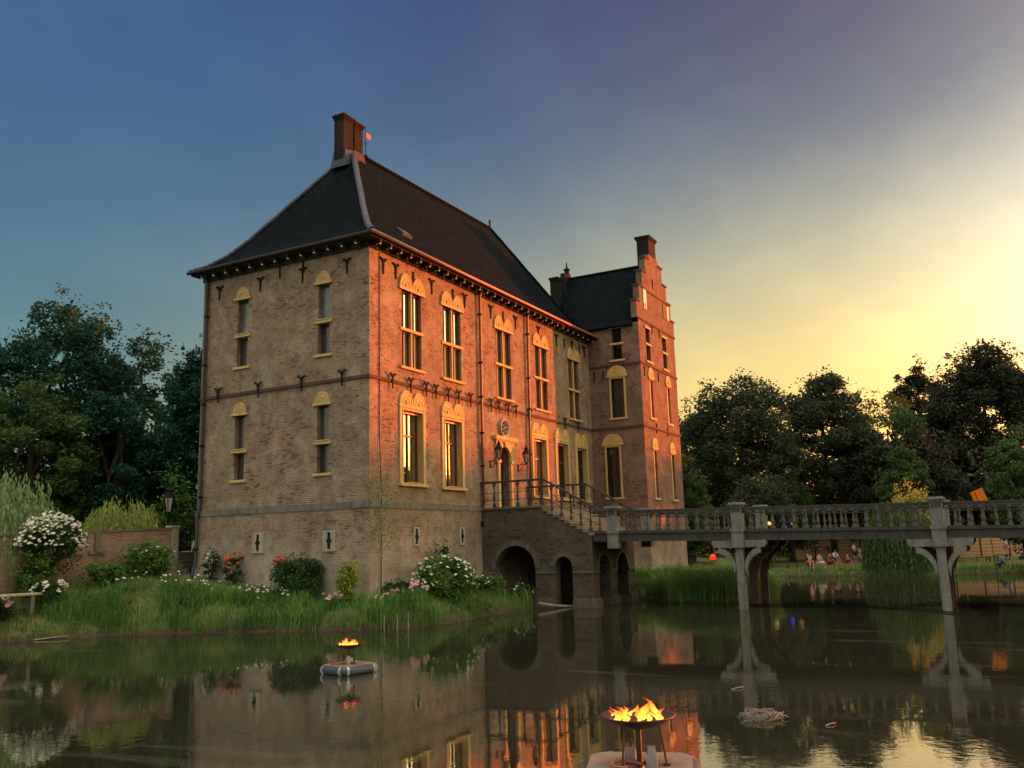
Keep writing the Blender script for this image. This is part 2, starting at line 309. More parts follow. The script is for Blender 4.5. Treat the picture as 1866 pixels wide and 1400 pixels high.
def water_mat():
    m, n, l, p = nmat('moat_water')
    pos = geo_pos(n)
    mp = n.new('ShaderNodeMapping'); l.new(pos, mp.inputs[0]); mp.inputs['Scale'].default_value = (1, 1, 1)
    h1 = noise(n, l, mp.outputs[0], 5.0, 3, 0.55, 0.3)
    h2 = noise(n, l, mp.outputs[0], 0.6, 2)
    patch = ramp(n, l, noise(n, l, pos, 0.22, 3, 0.5), (0.42, 0.12), (0.66, 1.0))
    mu = n.new('ShaderNodeMath'); mu.operation = 'MULTIPLY'; l.new(h1, mu.inputs[0]); l.new(patch, mu.inputs[1])
    ad = n.new('ShaderNodeMath'); ad.operation = 'MULTIPLY_ADD'; l.new(h2, ad.inputs[0]); ad.inputs[1].default_value = 0.6; l.new(mu.outputs[0], ad.inputs[2])
    b = n.new('ShaderNodeBump'); b.inputs['Strength'].default_value = 0.055; b.inputs['Distance'].default_value = 0.06; l.new(ad.outputs[0], b.inputs['Height'])
    gl = n.new('ShaderNodeBsdfGlossy'); gl.inputs['Roughness'].default_value = 0.02; gl.inputs['Color'].default_value = (0.92, 0.90, 0.86, 1); l.new(b.outputs[0], gl.inputs['Normal'])
    df = n.new('ShaderNodeBsdfDiffuse')
    mf = n.new('ShaderNodeMapping'); l.new(pos, mf.inputs[0]); mf.inputs['Rotation'].default_value = (0, 0, R(-28)); mf.inputs['Scale'].default_value = (0.55, 0.16, 1)
    film = ramp(n, l, noise(n, l, mf.outputs[0], 1.0, 7, 0.62, 0.6), (0.60, 0.0), (0.74, 0.8))
    l.new(mix(n, l, film, (0.026, 0.025, 0.014), (0.11, 0.098, 0.07)), df.inputs['Color'])
    fr = n.new('ShaderNodeFresnel'); fr.inputs['IOR'].default_value = 3.0; l.new(b.outputs[0], fr.inputs['Normal'])
    sc = n.new('ShaderNodeMath'); sc.operation = 'MULTIPLY'; l.new(fr.outputs[0], sc.inputs[0])
    l.new(ramp(n, l, film, (0.0, 0.95), (1.0, 0.55)), sc.inputs[1])
    sc2 = n.new('ShaderNodeMath'); sc2.operation = 'MULTIPLY_ADD'; l.new(sc.outputs[0], sc2.inputs[0]); sc2.inputs[1].default_value = 0.62; sc2.inputs[2].default_value = 0.30
    mx = n.new('ShaderNodeMixShader'); l.new(sc2.outputs[0], mx.inputs[0]); l.new(df.outputs[0], mx.inputs[1]); l.new(gl.outputs[0], mx.inputs[2])
    l.new(mx.outputs[0], n['Material Output'].inputs[0])
water_mat()

# ------------------------------------------------------------------ mesh helpers
class Fr:            # a wall frame: u along the wall, o outward, z up
    def __init__(s, org, u, o): s.org, s.u, s.o = Vector(org), Vector(u), Vector(o)
    def pt(s, u, o, z): return s.org + s.u * u + s.o * o + Vector((0, 0, z))
FACADE = Fr((0, 0, 0), (1, 0, 0), (0, -1, 0))
LEFT = Fr((0, 0, 0), (0, -1, 0), (-1, 0, 0))       # u = -Y
TLEFT = Fr((24.0, 0, 0), (0, -1, 0), (-1, 0, 0))
TFRONT = Fr((0, -3.63, 0), (1, 0, 0), (0, -1, 0))

class MB:
    def __init__(s): s.v, s.f, s.mi, s.m, s.sm = [], [], [], 0, False
    def poly(s, pts, flip=False):
        i = len(s.v); s.v += [Vector(p) for p in pts]; ix = list(range(i, i + len(pts)))
        s.f.append(ix[::-1] if flip else ix); s.mi.append(s.m); return s
    def hexa(s, c):
        i = len(s.v); s.v += [Vector(p) for p in c]
        for q in ((0, 3, 2, 1), (4, 5, 6, 7), (0, 1, 5, 4), (1, 2, 6, 5), (2, 3, 7, 6), (3, 0, 4, 7)):
            s.f.append([i + k for k in q]); s.mi.append(s.m)
        return s
    def box(s, x0, x1, y0, y1, z0, z1):
        return s.hexa([(x0, y0, z0), (x1, y0, z0), (x1, y1, z0), (x0, y1, z0), (x0, y0, z1), (x1, y0, z1), (x1, y1, z1), (x0, y1, z1)])
    def fbox(s, fr, u0, u1, o0, o1, z0, z1):
        return s.hexa([fr.pt(u0, o1, z0), fr.pt(u1, o1, z0), fr.pt(u1, o0, z0), fr.pt(u0, o0, z0), fr.pt(u0, o1, z1), fr.pt(u1, o1, z1), fr.pt(u1, o0, z1), fr.pt(u0, o0, z1)])
    def prism(s, fr, pts, o0, o1):        # pts counter-clockwise in (u, z), seen from outside
        n = len(pts); i = len(s.v)
        s.v += [fr.pt(u, o1, z) for u, z in pts] + [fr.pt(u, o0, z) for u, z in pts]
        s.f.append(list(range(i, i + n))); s.f.append(list(range(i + 2 * n - 1, i + n - 1, -1))); s.mi += [s.m, s.m]
        for k in range(n):
            j = (k + 1) % n; s.f.append([i + k, i + n + k, i + n + j, i + j]); s.mi.append(s.m)
        return s
    def cyl(s, p0, p1, r0, r1=None, n=8, cap=True):
        p0, p1 = Vector(p0), Vector(p1); r1 = r0 if r1 is None else r1
        d = (p1 - p0).normalized(); a = d.orthogonal().normalized(); b = d.cross(a); i = len(s.v)
        for p, r in ((p0, r0), (p1, r1)):
            for k in range(n):
                t = 2 * math.pi * k / n; s.v.append(p + (a * math.cos(t) + b * math.sin(t)) * r)
        for k in range(n):
            j = (k + 1) % n; s.f.append([i + k, i + j, i + n + j, i + n + k]); s.mi.append(s.m)
        if cap:
            s.f.append([i + k for k in range(n - 1, -1, -1)]); s.f.append([i + n + k for k in range(n)]); s.mi += [s.m, s.m]
        return s
    def tube(s, pts, r, n=6, taper=None):
        pts = [Vector(p) for p in pts]; N = len(pts); i = len(s.v); a = None
        for q in range(N):
            d = (pts[min(q + 1, N - 1)] - pts[max(q - 1, 0)]).normalized()
            a = d.orthogonal().normalized() if a is None else (a - d * a.dot(d)).normalized()
            b = d.cross(a); rr = r if taper is None else r + (taper - r) * q / (N - 1)
            for k in range(n):
                t = 2 * math.pi * k / n; s.v.append(pts[q] + (a * math.cos(t) + b * math.sin(t)) * rr)
        for q in range(N - 1):
            for k in range(n):
                j = (k + 1) % n; s.f.append([i + q * n + k, i + q * n + j, i + (q + 1) * n + j, i + (q + 1) * n + k]); s.mi.append(s.m)
        s.f.append([i + k for k in range(n - 1, -1, -1)]); s.f.append([i + (N - 1) * n + k for k in range(n)]); s.mi += [s.m, s.m]
        return s
    def lathe(s, c, prof, n=12):
        c = Vector(c); i = len(s.v); N = len(prof)
        for r, z in prof:
            for k in range(n):
                t = 2 * math.pi * k / n; s.v.append(c + Vector((r * math.cos(t), r * math.sin(t), z)))
        for q in range(N - 1):
            for k in range(n):
                j = (k + 1) % n; s.f.append([i + q * n + k, i + q * n + j, i + (q + 1) * n + j, i + (q + 1) * n + k]); s.mi.append(s.m)
        s.f.append([i + k for k in range(n - 1, -1, -1)]); s.f.append([i + (N - 1) * n + k for k in range(n)]); s.mi += [s.m, s.m]
        return s

def wloc(o):
    v = Vector((0, 0, 0))
    while o is not None: v = v + o.location; o = o.parent
    return v
def link(name, me, parent=None):
    o = bpy.data.objects.new(name, me); COL.objects.link(o)
    if parent is not None: o.parent = parent
    return o
def build(mb, name, mats, parent=None, loc=None, smooth=False, bevel=0.0):
    """link the collected shapes as ONE mesh object (vertices are given in world space)"""
    me = bpy.data.meshes.new(name)
    org = wloc(parent) + (Vector(loc) if loc is not None else Vector((0, 0, 0)))
    me.from_pydata([v - org for v in mb.v], [], mb.f)
    for m in ([mats] if isinstance(mats, str) else mats): me.materials.append(MATS[m])
    me.polygons.foreach_set('material_index', mb.mi)
    uvl = me.uv_layers.new(name='UVMap')
    data = np.zeros(len(me.loops) * 2, dtype=np.float32)
    for p in me.polygons:
        nx, ny, nz = abs(p.normal.x), abs(p.normal.y), abs(p.normal.z)
        if nz > 0.92: ax = (0, 1, 0)
        elif nx > ny: ax = (1, 2, 1)
        else: ax = (0, 2, 1)
        k = 1.0
        if ax[2] and nz > 0.15: k = 1.0 / max(0.3, math.sqrt(max(1e-6, 1 - nz * nz)))
        for li in p.loop_indices:
            w = mb.v[me.loops[li].vertex_index]
            data[2 * li] = w[ax[0]]; data[2 * li + 1] = w[ax[1]] * k
    uvl.data.foreach_set('uv', data)
    if smooth: me.polygons.foreach_set('use_smooth', [True] * len(me.polygons))
    me.update()
    o = link(name, me, parent)
    if loc is not None: o.location = loc
    if bevel:
        b = o.modifiers.new('bevel', 'BEVEL'); b.width = bevel; b.segments = 1; b.limit_method = 'ANGLE'
    return o
def tag(o, label=None, cat=None, group=None, kind=None):
    if label: o['label'] = label
    if cat: o['category'] = cat
    if group: o['group'] = group
    if kind: o['kind'] = kind
    return o
def thing(name, label, cat, loc=(0, 0, 0), group=None):
    o = bpy.data.objects.new(name, None); COL.objects.link(o); o.location = loc; o.empty_display_size = 0.3
    return tag(o, label, cat, group)
def copy_tree(o, parent=None):
    c = o.copy(); COL.objects.link(c)
    if parent is not None: c.parent = parent
    for ch in list(o.children): copy_tree(ch, c)
    return c

def wall_faces(mb, fr, u0, u1, z0, z1, holes=(), o=0.0):
    """wall skin with rectangular openings (u0,u1,z0,z1,depth) and their reveals"""
    us = sorted({u0, u1, *[h[0] for h in holes], *[h[1] for h in holes]}); zs = sorted({z0, z1, *[h[2] for h in holes], *[h[3] for h in holes]})
    for a, b in zip(us, us[1:]):
        for c, d in zip(zs, zs[1:]):
            um, zm = (a + b) / 2, (c + d) / 2
            if any(h[0] < um < h[1] and h[2] < zm < h[3] for h in holes): continue
            mb.poly([fr.pt(a, o, c), fr.pt(b, o, c), fr.pt(b, o, d), fr.pt(a, o, d)])
    for h in holes:
        a, b, c, d, dep = h; i = o - dep
        mb.poly([fr.pt(a, o, c), fr.pt(a, o, d), fr.pt(a, i, d), fr.pt(a, i, c)], True)
        mb.poly([fr.pt(b, o, c), fr.pt(b, i, c), fr.pt(b, i, d), fr.pt(b, o, d)], True)
        mb.poly([fr.pt(a, o, d), fr.pt(b, o, d), fr.pt(b, i, d), fr.pt(a, i, d)], True)
        mb.poly([fr.pt(a, o, c), fr.pt(a, i, c), fr.pt(b, i, c), fr.pt(b, o, c)], True)
        mb.poly([fr.pt(a, i, c), fr.pt(b, i, c), fr.pt(b, i, d), fr.pt(a, i, d)])
def arc_pts(uc, zc, ru, rz, a0, a1, n): return [(uc + ru * math.cos(a0 + (a1 - a0) * k / n), zc + rz * math.sin(a0 + (a1 - a0) * k / n)) for k in range(n + 1)]
def arch_wall(mb, fr, u0, u1, zb, topf, arches, o0, o1, extra=()):
    """wall from u0 to u1 with round-headed openings (centre, half width, springing, foot); topf(u) gives its top"""
    us = {u0, u1, *extra}
    for c, h, zs, zf in arches:
        for k in range(17): us.add(c - h * math.cos(math.pi * k / 16))
    us = sorted(us)
    def low(u, side):
        for c, h, zs, zf in arches:
            if abs(u - c) < h - 1e-6 or (abs(u - c) < h + 1e-6 and side * (c - u) > 0):
                return zs + math.sqrt(max(0, h * h - (u - c) ** 2)), zf, zs, c, h
        return None
    for a, b in zip(us, us[1:]):
        if b - a < 1e-6: continue
        m = low((a + b) / 2, 0)
        if m is None: la = lb = zb
        else:
            c, h, zs = m[3], m[4], m[2]
            la = zs + math.sqrt(max(0, h * h - (a - c) ** 2)); lb = zs + math.sqrt(max(0, h * h - (b - c) ** 2))
        ta, tb = topf(a + 1e-5), topf(b - 1e-5)
        mb.poly([fr.pt(a, o1, la), fr.pt(b, o1, lb), fr.pt(b, o1, tb), fr.pt(a, o1, ta)])
        mb.poly([fr.pt(a, o0, la), fr.pt(b, o0, lb), fr.pt(b, o0, tb), fr.pt(a, o0, ta)], True)
        mb.poly([fr.pt(a, o1, ta), fr.pt(b, o1, tb), fr.pt(b, o0, tb), fr.pt(a, o0, ta)])
        if m is not None: mb.poly([fr.pt(a, o1, la), fr.pt(b, o1, lb), fr.pt(b, o0, lb), fr.pt(a, o0, la)], True)
        if m is not None and m[1] > zb + 1e-4:
            mb.fbox(fr, a, b, o0, o1, zb, m[1])
    for c, h, zs, zf in arches:
        for sgn in (-1, 1):
            u = c + sgn * h
            mb.poly([fr.pt(u, o1, zf), fr.pt(u, o1, zs), fr.pt(u, o0, zs), fr.pt(u, o0, zf)], sgn < 0)
    for u in (u0, u1):
        t = topf(u + (1e-5 if u == u0 else -1e-5)); mb.poly([fr.pt(u, o1, zb), fr.pt(u, o1, t), fr.pt(u, o0, t), fr.pt(u, o0, zb)], u == u0)

# ------------------------------------------------------------------ terrain and water
MOAT = np.array([(-54.8, 31.7), (-22, 19), (-14, 12.6), (-9.4, 9.6), (-6.2, 7.6), (-4.2, 3.0), (-2.5, -1.2), (-1.2, -3.0), (1.5, -3.6), (4.3, -3.0), (7.2, -3.9), (8.2, -3.0), (15.6, -3.0),
                 (15.2, -6.4), (13.4, -8.0), (12.4, -10.2), (12.7, -12.4), (16, -13.2), (24, -10.5), (30, -7.6), (34.2, -3.6), (37.5, -3.6), (40, -7), (41, -11), (40.3, -16.4),
                 (42.4, -24.2), (41, -30), (30, -36), (0, -42), (-18, -36), (-24.6, -24.8), (-26.6, -21.1)])
def moat_sd(x, y):
    """signed distance to the shore: positive on land"""
    P = MOAT; Q = np.roll(P, -1, axis=0); d2 = np.full(x.shape, 1e18); ins = np.zeros(x.shape, bool)
    for (ax, ay), (bx, by) in zip(P, Q):
        ex, ey = bx - ax, by - ay; wx, wy = x - ax, y - ay
        t = np.clip((wx * ex + wy * ey) / (ex * ex + ey * ey), 0, 1)
        d2 = np.minimum(d2, (wx - t * ex) ** 2 + (wy - t * ey) ** 2)
        c = ((ay > y) != (by > y)) & (x < (bx - ax) * (y - ay) / (by - ay + 1e-12) + ax); ins ^= c
    d = np.sqrt(d2); wv = .10 * np.sin(1.7 * x + .9 * y) + .09 * np.sin(2.9 * y - 1.3 * x + 1) + .06 * np.sin(5.3 * x + 3.7 * y) + .05 * np.sin(7.1 * y - 4.3 * x)
    return np.where(ins, -d, d) + wv
def smooth01(t): t = np.clip(t, 0, 1); return t * t * (3 - 2 * t)
def ground_z(x, y):
    x = np.asarray(x, float); y = np.asarray(y, float)
    d = moat_sd(x, y)
    wob = 0.06 * np.sin(x * 1.9 + y * 0.7) + 0.05 * np.sin(y * 2.3 - x * 1.1) + 0.03 * np.sin(x * 5.1) * np.sin(y * 4.3)
    far = smooth01((x - 26) / 8.0)
    cap_isl = 0.95 + 1.05 * smooth01((y - 0.5) / 10.5) - 0.25 * smooth01((x - 6) / 4.0)
    cap_far = 0.35 + 0.012 * np.maximum(d, 0)
    cap = cap_isl * (1 - far) + cap_far * far
    near = smooth01((-18 - x) / 4.0); cap = cap * (1 - near) + 1.4 * near
    cap = cap + 0.004 * np.maximum(d - 25, 0)
    h = np.minimum(0.06 + 0.62 * d, cap); k = 0.25
    h = np.where(d > 0, cap - np.log1p(np.exp(np.clip((cap - (0.04 + 0.62 * d)) / k, -50, 50))) * k + 0.0, np.maximum(-0.9, 0.9 * d))
    h = np.where((d > 0), np.maximum(h, 0.03 + 0.05 * np.minimum(d, 1)), h)
    return h + np.where(d > 0.1, wob * np.minimum(d, 1) * (1 - far * 0.7), 0)
def gz(x, y): return float(ground_z(np.array([x]), np.array([y]))[0])

def coords(lo, hi, fine, far, step):
    a = list(np.arange(lo, hi, fine)); x = lo; s = step
    left = []
    while x > -far: x -= s; s *= 1.35; left.append(x)
    x = a[-1]; s = step; right = []
    while x < far: x += s; s *= 1.35; right.append(x)
    return np.array(left[::-1] + a + right)
gx = coords(-34, 50, 0.45, 900, 0.8); gy = coords(-46, 36, 0.45, 900, 0.8)
GX, GY = np.meshgrid(gx, gy); GZ = ground_z(GX, GY)
def grid_mesh(name, X, Y, Z, mat):
    ny, nx = X.shape; me = bpy.data.meshes.new(name)
    v = np.stack([X, Y, Z], -1).reshape(-1, 3)
    i = np.arange(nx * ny).reshape(ny, nx); q = np.stack([i[:-1, :-1], i[:-1, 1:], i[1:, 1:], i[1:, :-1]], -1).reshape(-1, 4)
    me.from_pydata(v.tolist(), [], q.tolist()); me.materials.append(MATS[mat]); me.polygons.foreach_set('use_smooth', [True] * len(me.polygons)); me.update()
    return me
tag(link('ground', grid_mesh('ground', GX, GY, GZ, 'ground')), kind='structure')
wx, wy = np.meshgrid(np.linspace(-70, 60, 14), np.linspace(-60, 50, 12))
tag(link('moat_water', grid_mesh('moat_water', wx, wy, np.zeros_like(wx), 'moat_water')), kind='structure')

# ------------------------------------------------------------------ the castle
castle = thing('brick_castle', 'tall red brick moated castle with dark hipped roof and a stepped gable tower', 'castle', (0, 0, 0.6))
EAVE = 16.30; PL = 4.86          # wall top, top of plinth
UP = [(2.42, 4.00, 11.12, 12.86, 14.72), (5.90, 7.56, 11.12, 12.86, 14.72), (11.20, 12.87, 10.86, 12.69, 14.63), (15.82, 17.47, 10.79, 12.65, 14.56), (20.60, 22.16, 10.73, 12.60, 14.56)]
LO = [(2.14, 4.20, 5.82, 9.22), (5.60, 7.63, 5.79, 9.17), (15.08, 17.15, 5.68, 9.12), (18.18, 20.19, 5.66, 9.12), (21.08, 23.04, 5.62, 9.06)]
LW = [(-7.78, -7.09, 11.58, 13.06, 14.82, 'blind_glass'), (-2.86, -2.20, 11.55, 13.04, 14.78, 'blind_glass'), (-7.77, -7.14, 6.27, 7.58, 9.26, 'lattice_glass'), (-2.85, -2.20, 6.28, 7.60, 9.26, 'lattice_glass')]
mb = MB()
holes = [(u0, u1, zb, zt, 0.22) for u0, u1, zb, zm, zt in UP] + [(u0 + .19, u1 - .19, zb, zt - 0.12, 0.34) for u0, u1, zb, zt in LO] + [(11.08, 12.52, PL, 8.45, 0.75)]
wall_faces(mb, FACADE, 0, 24.0, PL, EAVE, holes)
wall_faces(mb, LEFT, -10.07, 0, PL, EAVE, [(u0, u1, zb, zt, 0.36) for u0, u1, zb, zm, zt, g in LW])
mb.poly([(24.0, 10.07, 0.3), (0, 10.07, 0.3), (0, 10.07, EAVE), (24.0, 10.07, EAVE)])
mb.poly([(24.0, 0, PL), (24.0, 10.07, PL), (24.0, 10.07, EAVE), (24.0, 0, EAVE)])
wall_faces(mb, FACADE, -0.07, 24.0, 0.1, PL, (), 0.07)
wall_faces(mb, LEFT, -10.07, 0.07, 0.1, PL, (), 0.07)
mb.poly([(24.0, 0, 0.3), (24.0, 10.07, 0.3), (24.0, 10.07, PL), (24.0, 0, PL)])
main_wall = build(mb, 'wall', 'castle_brick', castle)
# string courses
mb = MB(); mb.fbox(FACADE, -0.08, 24.0, -0.02, 0.08, 10.22, 10.36); mb.fbox(LEFT, -10.07, 0.002, -0.02, 0.08, 10.22, 10.36); build(mb, 'string_course', 'course_brick', castle)
for fr, a, b in ((FACADE, -0.1, 9.12), (FACADE, 14.57, 24.0), (LEFT, -10.07, 0.10)):
    mb = MB()
    for o1, za, zb in ((0.11, PL - 0.16, PL + 0.0), (0.06, PL + 0.0, PL + 0.13)): mb.fbox(fr, a if fr is FACADE else a, b, -0.02, o1, za, zb)
    build(mb, 'plinth_band', 'band_stone', castle)
# cornice with gutter and modillions
mb = MB()
mb.fbox(FACADE, -0.62, 24.6, 0.0, 0.56, 16.34, 16.46); mb.fbox(LEFT, -10.4, 0.0, 0.0, 0.56, 16.345, 16.455)
mb.fbox(FACADE, -0.1, 24.0, 0.0, 0.10, 16.08, 16.34); mb.fbox(LEFT, -10.07, 0.10, 0.002, 0.098, 16.08, 16.34)
build(mb, 'cornice', 'dark_wood', castle)
def gutter(p0, p1):
    mb = MB(); d = (Vector(p1) - Vector(p0)); mb.tube([Vector(p0) + d * t for t in (0, .33, .66, 1)], 0.085, 8); return mb
build(gutter((-0.70, -0.72, 16.47), (24.2, -0.72, 16.47)), 'gutter', 'gutter_paint', castle, smooth=True)
build(gutter((-0.68, -0.62, 16.465), (-0.68, 10.5, 16.465)), 'gutter', 'dark_wood', castle, smooth=True)
def modillion_mb():
    mb = MB(); mb.box(-0.05, 0.05, -0.46, 0.0, 0.10, 0.24); mb.box(-0.045, 0.045, -0.22, 0.0, 0.02, 0.098)
    mb.m = 1; mb.lathe((0, -0.40, 0.015), [(0.0, 0.0), (0.055, 0.025), (0.055, 0.07), (0.02, 0.082)], 8); return mb
mod0 = build(modillion_mb(), 'bracket', ['dark_wood', 'white_paint'], castle, (0, 0, 0))
# built round its own origin: shift by resetting the mesh to local space
for v in mod0.data.vertices: v.co = v.co + wloc(castle)
first = True
def put(proto, loc, rz=0.0, sc=None):
    global first
    o = proto if not proto.get('used') else copy_tree(proto, proto.parent)
    proto['used'] = 1
    if o is not proto and 'used' in o: del o['used']
    o.location = Vector(loc) - wloc(proto.parent); o.rotation_euler = (0, 0, rz)
    if sc: o.scale = (sc, sc, sc)
    return o
for k in range(31): put(mod0, (0.12 + 0.783 * k, -0.101, 16.09))
for k in range(13): put(mod0, (-0.101, 0.35 + 0.78 * k, 16.09), R(-90))

# roof: bell-cast hipped
def roof_ring(z, ix, iy): return [(-0.62 + ix, -0.66 + iy, z), (24.75 - ix, -0.66 + iy, z), (24.75 - ix, 10.50 - iy, z), (-0.62 + ix, 10.50 - iy, z)]
prof = [(16.50, 0.0), (16.85, 0.62), (17.45, 1.28), (18.35, 1.98)]
rings = [roof_ring(z, i, i) for z, i in prof]
RA, RB = Vector((5.05, 4.95, 23.72)), Vector((19.7, 4.95, 23.95))
mb = MB()
def strip(pa, pb, n):
    return [Vector(pa) + (Vector(pb) - Vector(pa)) * k / n for k in range(n + 1)]
for a, b in zip(rings, rings[1:]):
    for k in range(4):
        j = (k + 1) % 4; mb.poly([a[k], a[j], b[j], b[k]])
t = rings[-1]
mb.poly([t[0], t[1], RB, RA]); mb.poly([t[1], t[2], RB]); mb.poly([t[2], t[3], RA, RB]); mb.poly([t[3], t[0], RA])
roof = build(mb, 'roof', 'roof_tile', castle)
mb = MB(); mb.poly([(x, y, 16.47) for x, y, z in rings[0]][::-1]); mb.poly([(x, y, 16.48) for x, y, z in rings[0]])
for k in range(4):
    a, b = rings[0][k], rings[0][(k + 1) % 4]; mb.poly([(a[0], a[1], 16.46), (b[0], b[1], 16.46), b, a])
build(mb, 'soffit', 'dark_wood', roof)
def hip_line(k, apex): return [Vector(r[k]) + Vector((0, 0, 0.05)) for r in rings] + [apex + Vector((0, 0, 0.05))]
for k, ap, mt, rr in ((0, RA, 'lead', 0.15), (3, RA, 'lead', 0.10), (1, RB, 'roof_tile', 0.10), (2, RB, 'roof_tile', 0.10)):
    pts = hip_line(k, ap); out = []
    for a, b in zip(pts, pts[1:]): out += [a + (b - a) * q / 8 + Vector((random.Random(q).uniform(-.015, .015), 0, 0.02 * (q % 2))) for q in range(8)]
    out.append(pts[-1]); mb = MB(); mb.tube(out, rr, 8); build(mb, 'hip_flashing', mt, roof, smooth=False)
mb = MB()
n = 40
for k in range(n):
    a = RA + (RB - RA) * (k / n); b = RA + (RB - RA) * ((k + 0.94) / n); mb.cyl(a + Vector((0, 0, .03)), b + Vector((0, 0, .03)), 0.135, 0.115, 8)
build(mb, 'ridge_tiles', 'roof_tile', roof)
mb = MB(); mb.cyl(RB + Vector((0, 0, 0)), RB + Vector((0, 0, 0.55)), 0.09, 0.06); mb.lathe(RB + Vector((0, 0, 0.5)), [(0.05, 0), (0.1, 0.06), (0.03, 0.16)], 8); build(mb, 'finial', 'dark_wood', roof)
# small roof hatch
mb = MB(); c = Vector((4.35, 1.05, 18.02)); mb.hexa([c + Vector(p) for p in ((-.4, -.02, -.02), (.4, -.02, -.02), (.4, .36, .33), (-.4, .36, .33), (-.4, -.1, .1), (.4, -.1, .1), (.4, .3, .48), (-.4, .3, .48))]); build(mb, 'roof_hatch', 'lead', roof)
# twin chimney on the ridge end
def chimney(x0, x1, y0, y1, z0, z1, parent, mat='chimney_brick', cap=0.09):
    mb = MB(); mb.box(x0, x1, y0, y1, z0, z1 - 0.24)
    mb.box(x0 - cap * .5, x1 + cap * .5, y0 - cap * .5, y1 + cap * .5, z1 - 0.24, z1 - 0.12); mb.box(x0 - cap, x1 + cap, y0 - cap, y1 + cap, z1 - 0.12, z1)
    return build(mb, 'chimney', mat, parent)
ch = chimney(4.02, 4.80, 4.72, 5.34, 22.6, 25.42, roof)
mb = MB(); mb.hexa([(3.98, 4.52, 22.5), (5.1, 4.52, 23.1), (5.1, 5.56, 23.1), (3.98, 5.56, 22.5), (4.07, 4.65, 23.45), (4.96, 4.65, 23.6), (4.96, 5.41, 23.6), (4.07, 5.41, 23.45)]); build(mb, 'flashing', 'lead', ch)
ch2 = chimney(4.92, 5.62, 4.72, 5.34, 22.8, 25.36, roof)
mb = MB(); mb.hexa([(4.98, 4.58, 23.1), (5.75, 4.58, 23.1), (5.75, 5.48, 23.1), (4.98, 5.48, 23.1), (4.89, 4.69, 23.7), (5.66, 4.69, 23.7), (5.66, 5.37, 23.7), (4.89, 5.37, 23.7)]); build(mb, 'flashing', 'course_brick', ch2)
# weather vane behind the chimney
mb = MB(); mb.lathe((6.28, 5.035, 23.72), [(0.05, 0), (0.16, 0.1), (0.17, 0.2), (0.08, 0.32), (0.03, 0.36)], 10)
vane = build(mb, 'weather_vane', 'chimney_brick', roof, smooth=True)
mb = MB(); mb.cyl((6.28, 5.035, 23.9), (6.28, 5.035, 25.72), 0.022, 0.015, 6); mb.cyl((6.05, 5.035, 25.05), (6.5, 5.035, 25.05), 0.012, n=5)
mb.tube([(6.28 + .12 * math.cos(a), 5.035, 24.72 + .1 * math.sin(a)) for a in np.linspace(0, 5.6, 12)], 0.015, 5); build(mb, 'rod', 'iron', vane)
mb = MB(); p = [(6.3, 25.05), (6.72, 25.05), (6.62, 25.14), (6.8, 25.24), (6.62, 25.3), (6.72, 25.38), (6.3, 25.38)]; mb.prism(Fr((0, 5.035, 0), (1, 0, 0), (0, -1, 0)), p, -0.015, 0.015); build(mb, 'flag', 'gutter_paint', vane)

# ---- windows
def tymp_double(mb, fr, u0, u1, z, h, o=0.07):
    um = (u0 + u1) / 2; r = (um - u0) / 2; base = 0.16; rz = h - base
    pts = [(u0, z), (u1, z)] + arc_pts(um + r, z + base, r, rz, 0, math.pi, 12) + arc_pts(um - r, z + base, r, rz, 0, math.pi, 12)
    mb.prism(fr, pts, -0.02, o)
    for c in (um - r, um + r):
        for f, oo in ((0.97, 0.018), (0.60, 0.022)):
            a = arc_pts(c, z + base, r * f, rz * f, 0.05, math.pi - 0.05, 12); b = arc_pts(c, z + base, r * (f - 0.13), rz * (f - 0.13), 0.05, math.pi - 0.05, 12)
            for k in range(12): mb.prism(fr, [a[k], a[k + 1], b[k + 1], b[k]], o - 0.01, o + oo)
        mb.prism(fr, arc_pts(c, z + base + 0.1, 0.07, 0.09, 0, 2 * math.pi - .5, 7), o - 0.01, o + 0.05)
    mb.fbox(fr, u0 - 0.02, u1 + 0.02, -0.02, o + 0.03, z, z + 0.07)
def tymp_single(mb, fr, u0, u1, z, h, o=0.07, lip=0.10):
    um = (u0 + u1) / 2; r = (u1 - u0) / 2 - lip; base = 0.14; rz = h - base
    mb.fbox(fr, u0, u1, -0.02, o + 0.04, z, z + base - 0.02)
    mb.prism(fr, [(um - r, z + base - 0.02), (um + r, z + base - 0.02)] + arc_pts(um, z + base, r, rz, 0, math.pi, 14), -0.02, o)
    for f, oo in ((0.98, 0.018), (0.62, 0.022)):
        a = arc_pts(um, z + base, r * f, rz * f, 0.0, math.pi, 12); b = arc_pts(um, z + base, r * (f - 0.2), rz * (f - 0.2), 0.0, math.pi, 12)
        for k in range(12): mb.prism(fr, [a[k], a[k + 1], b[k + 1], b[k]], o - 0.01, o + oo)
    mb.fbox(fr, um - .035, um + .035, o - 0.01, o + .04, z + base, z + base + rz * .35)
def bars(mb, fr, u0, u1, z0, z1, o0, o1, w):      # a thin rectangular casement
    mb.fbox(fr, u0, u0 + w, o0, o1, z0, z1); mb.fbox(fr, u1 - w, u1, o0, o1, z0, z1)
    mb.fbox(fr, u0 + w, u1 - w, o0, o1, z0, z0 + w); mb.fbox(fr, u0 + w, u1 - w, o0, o1, z1 - w, z1)
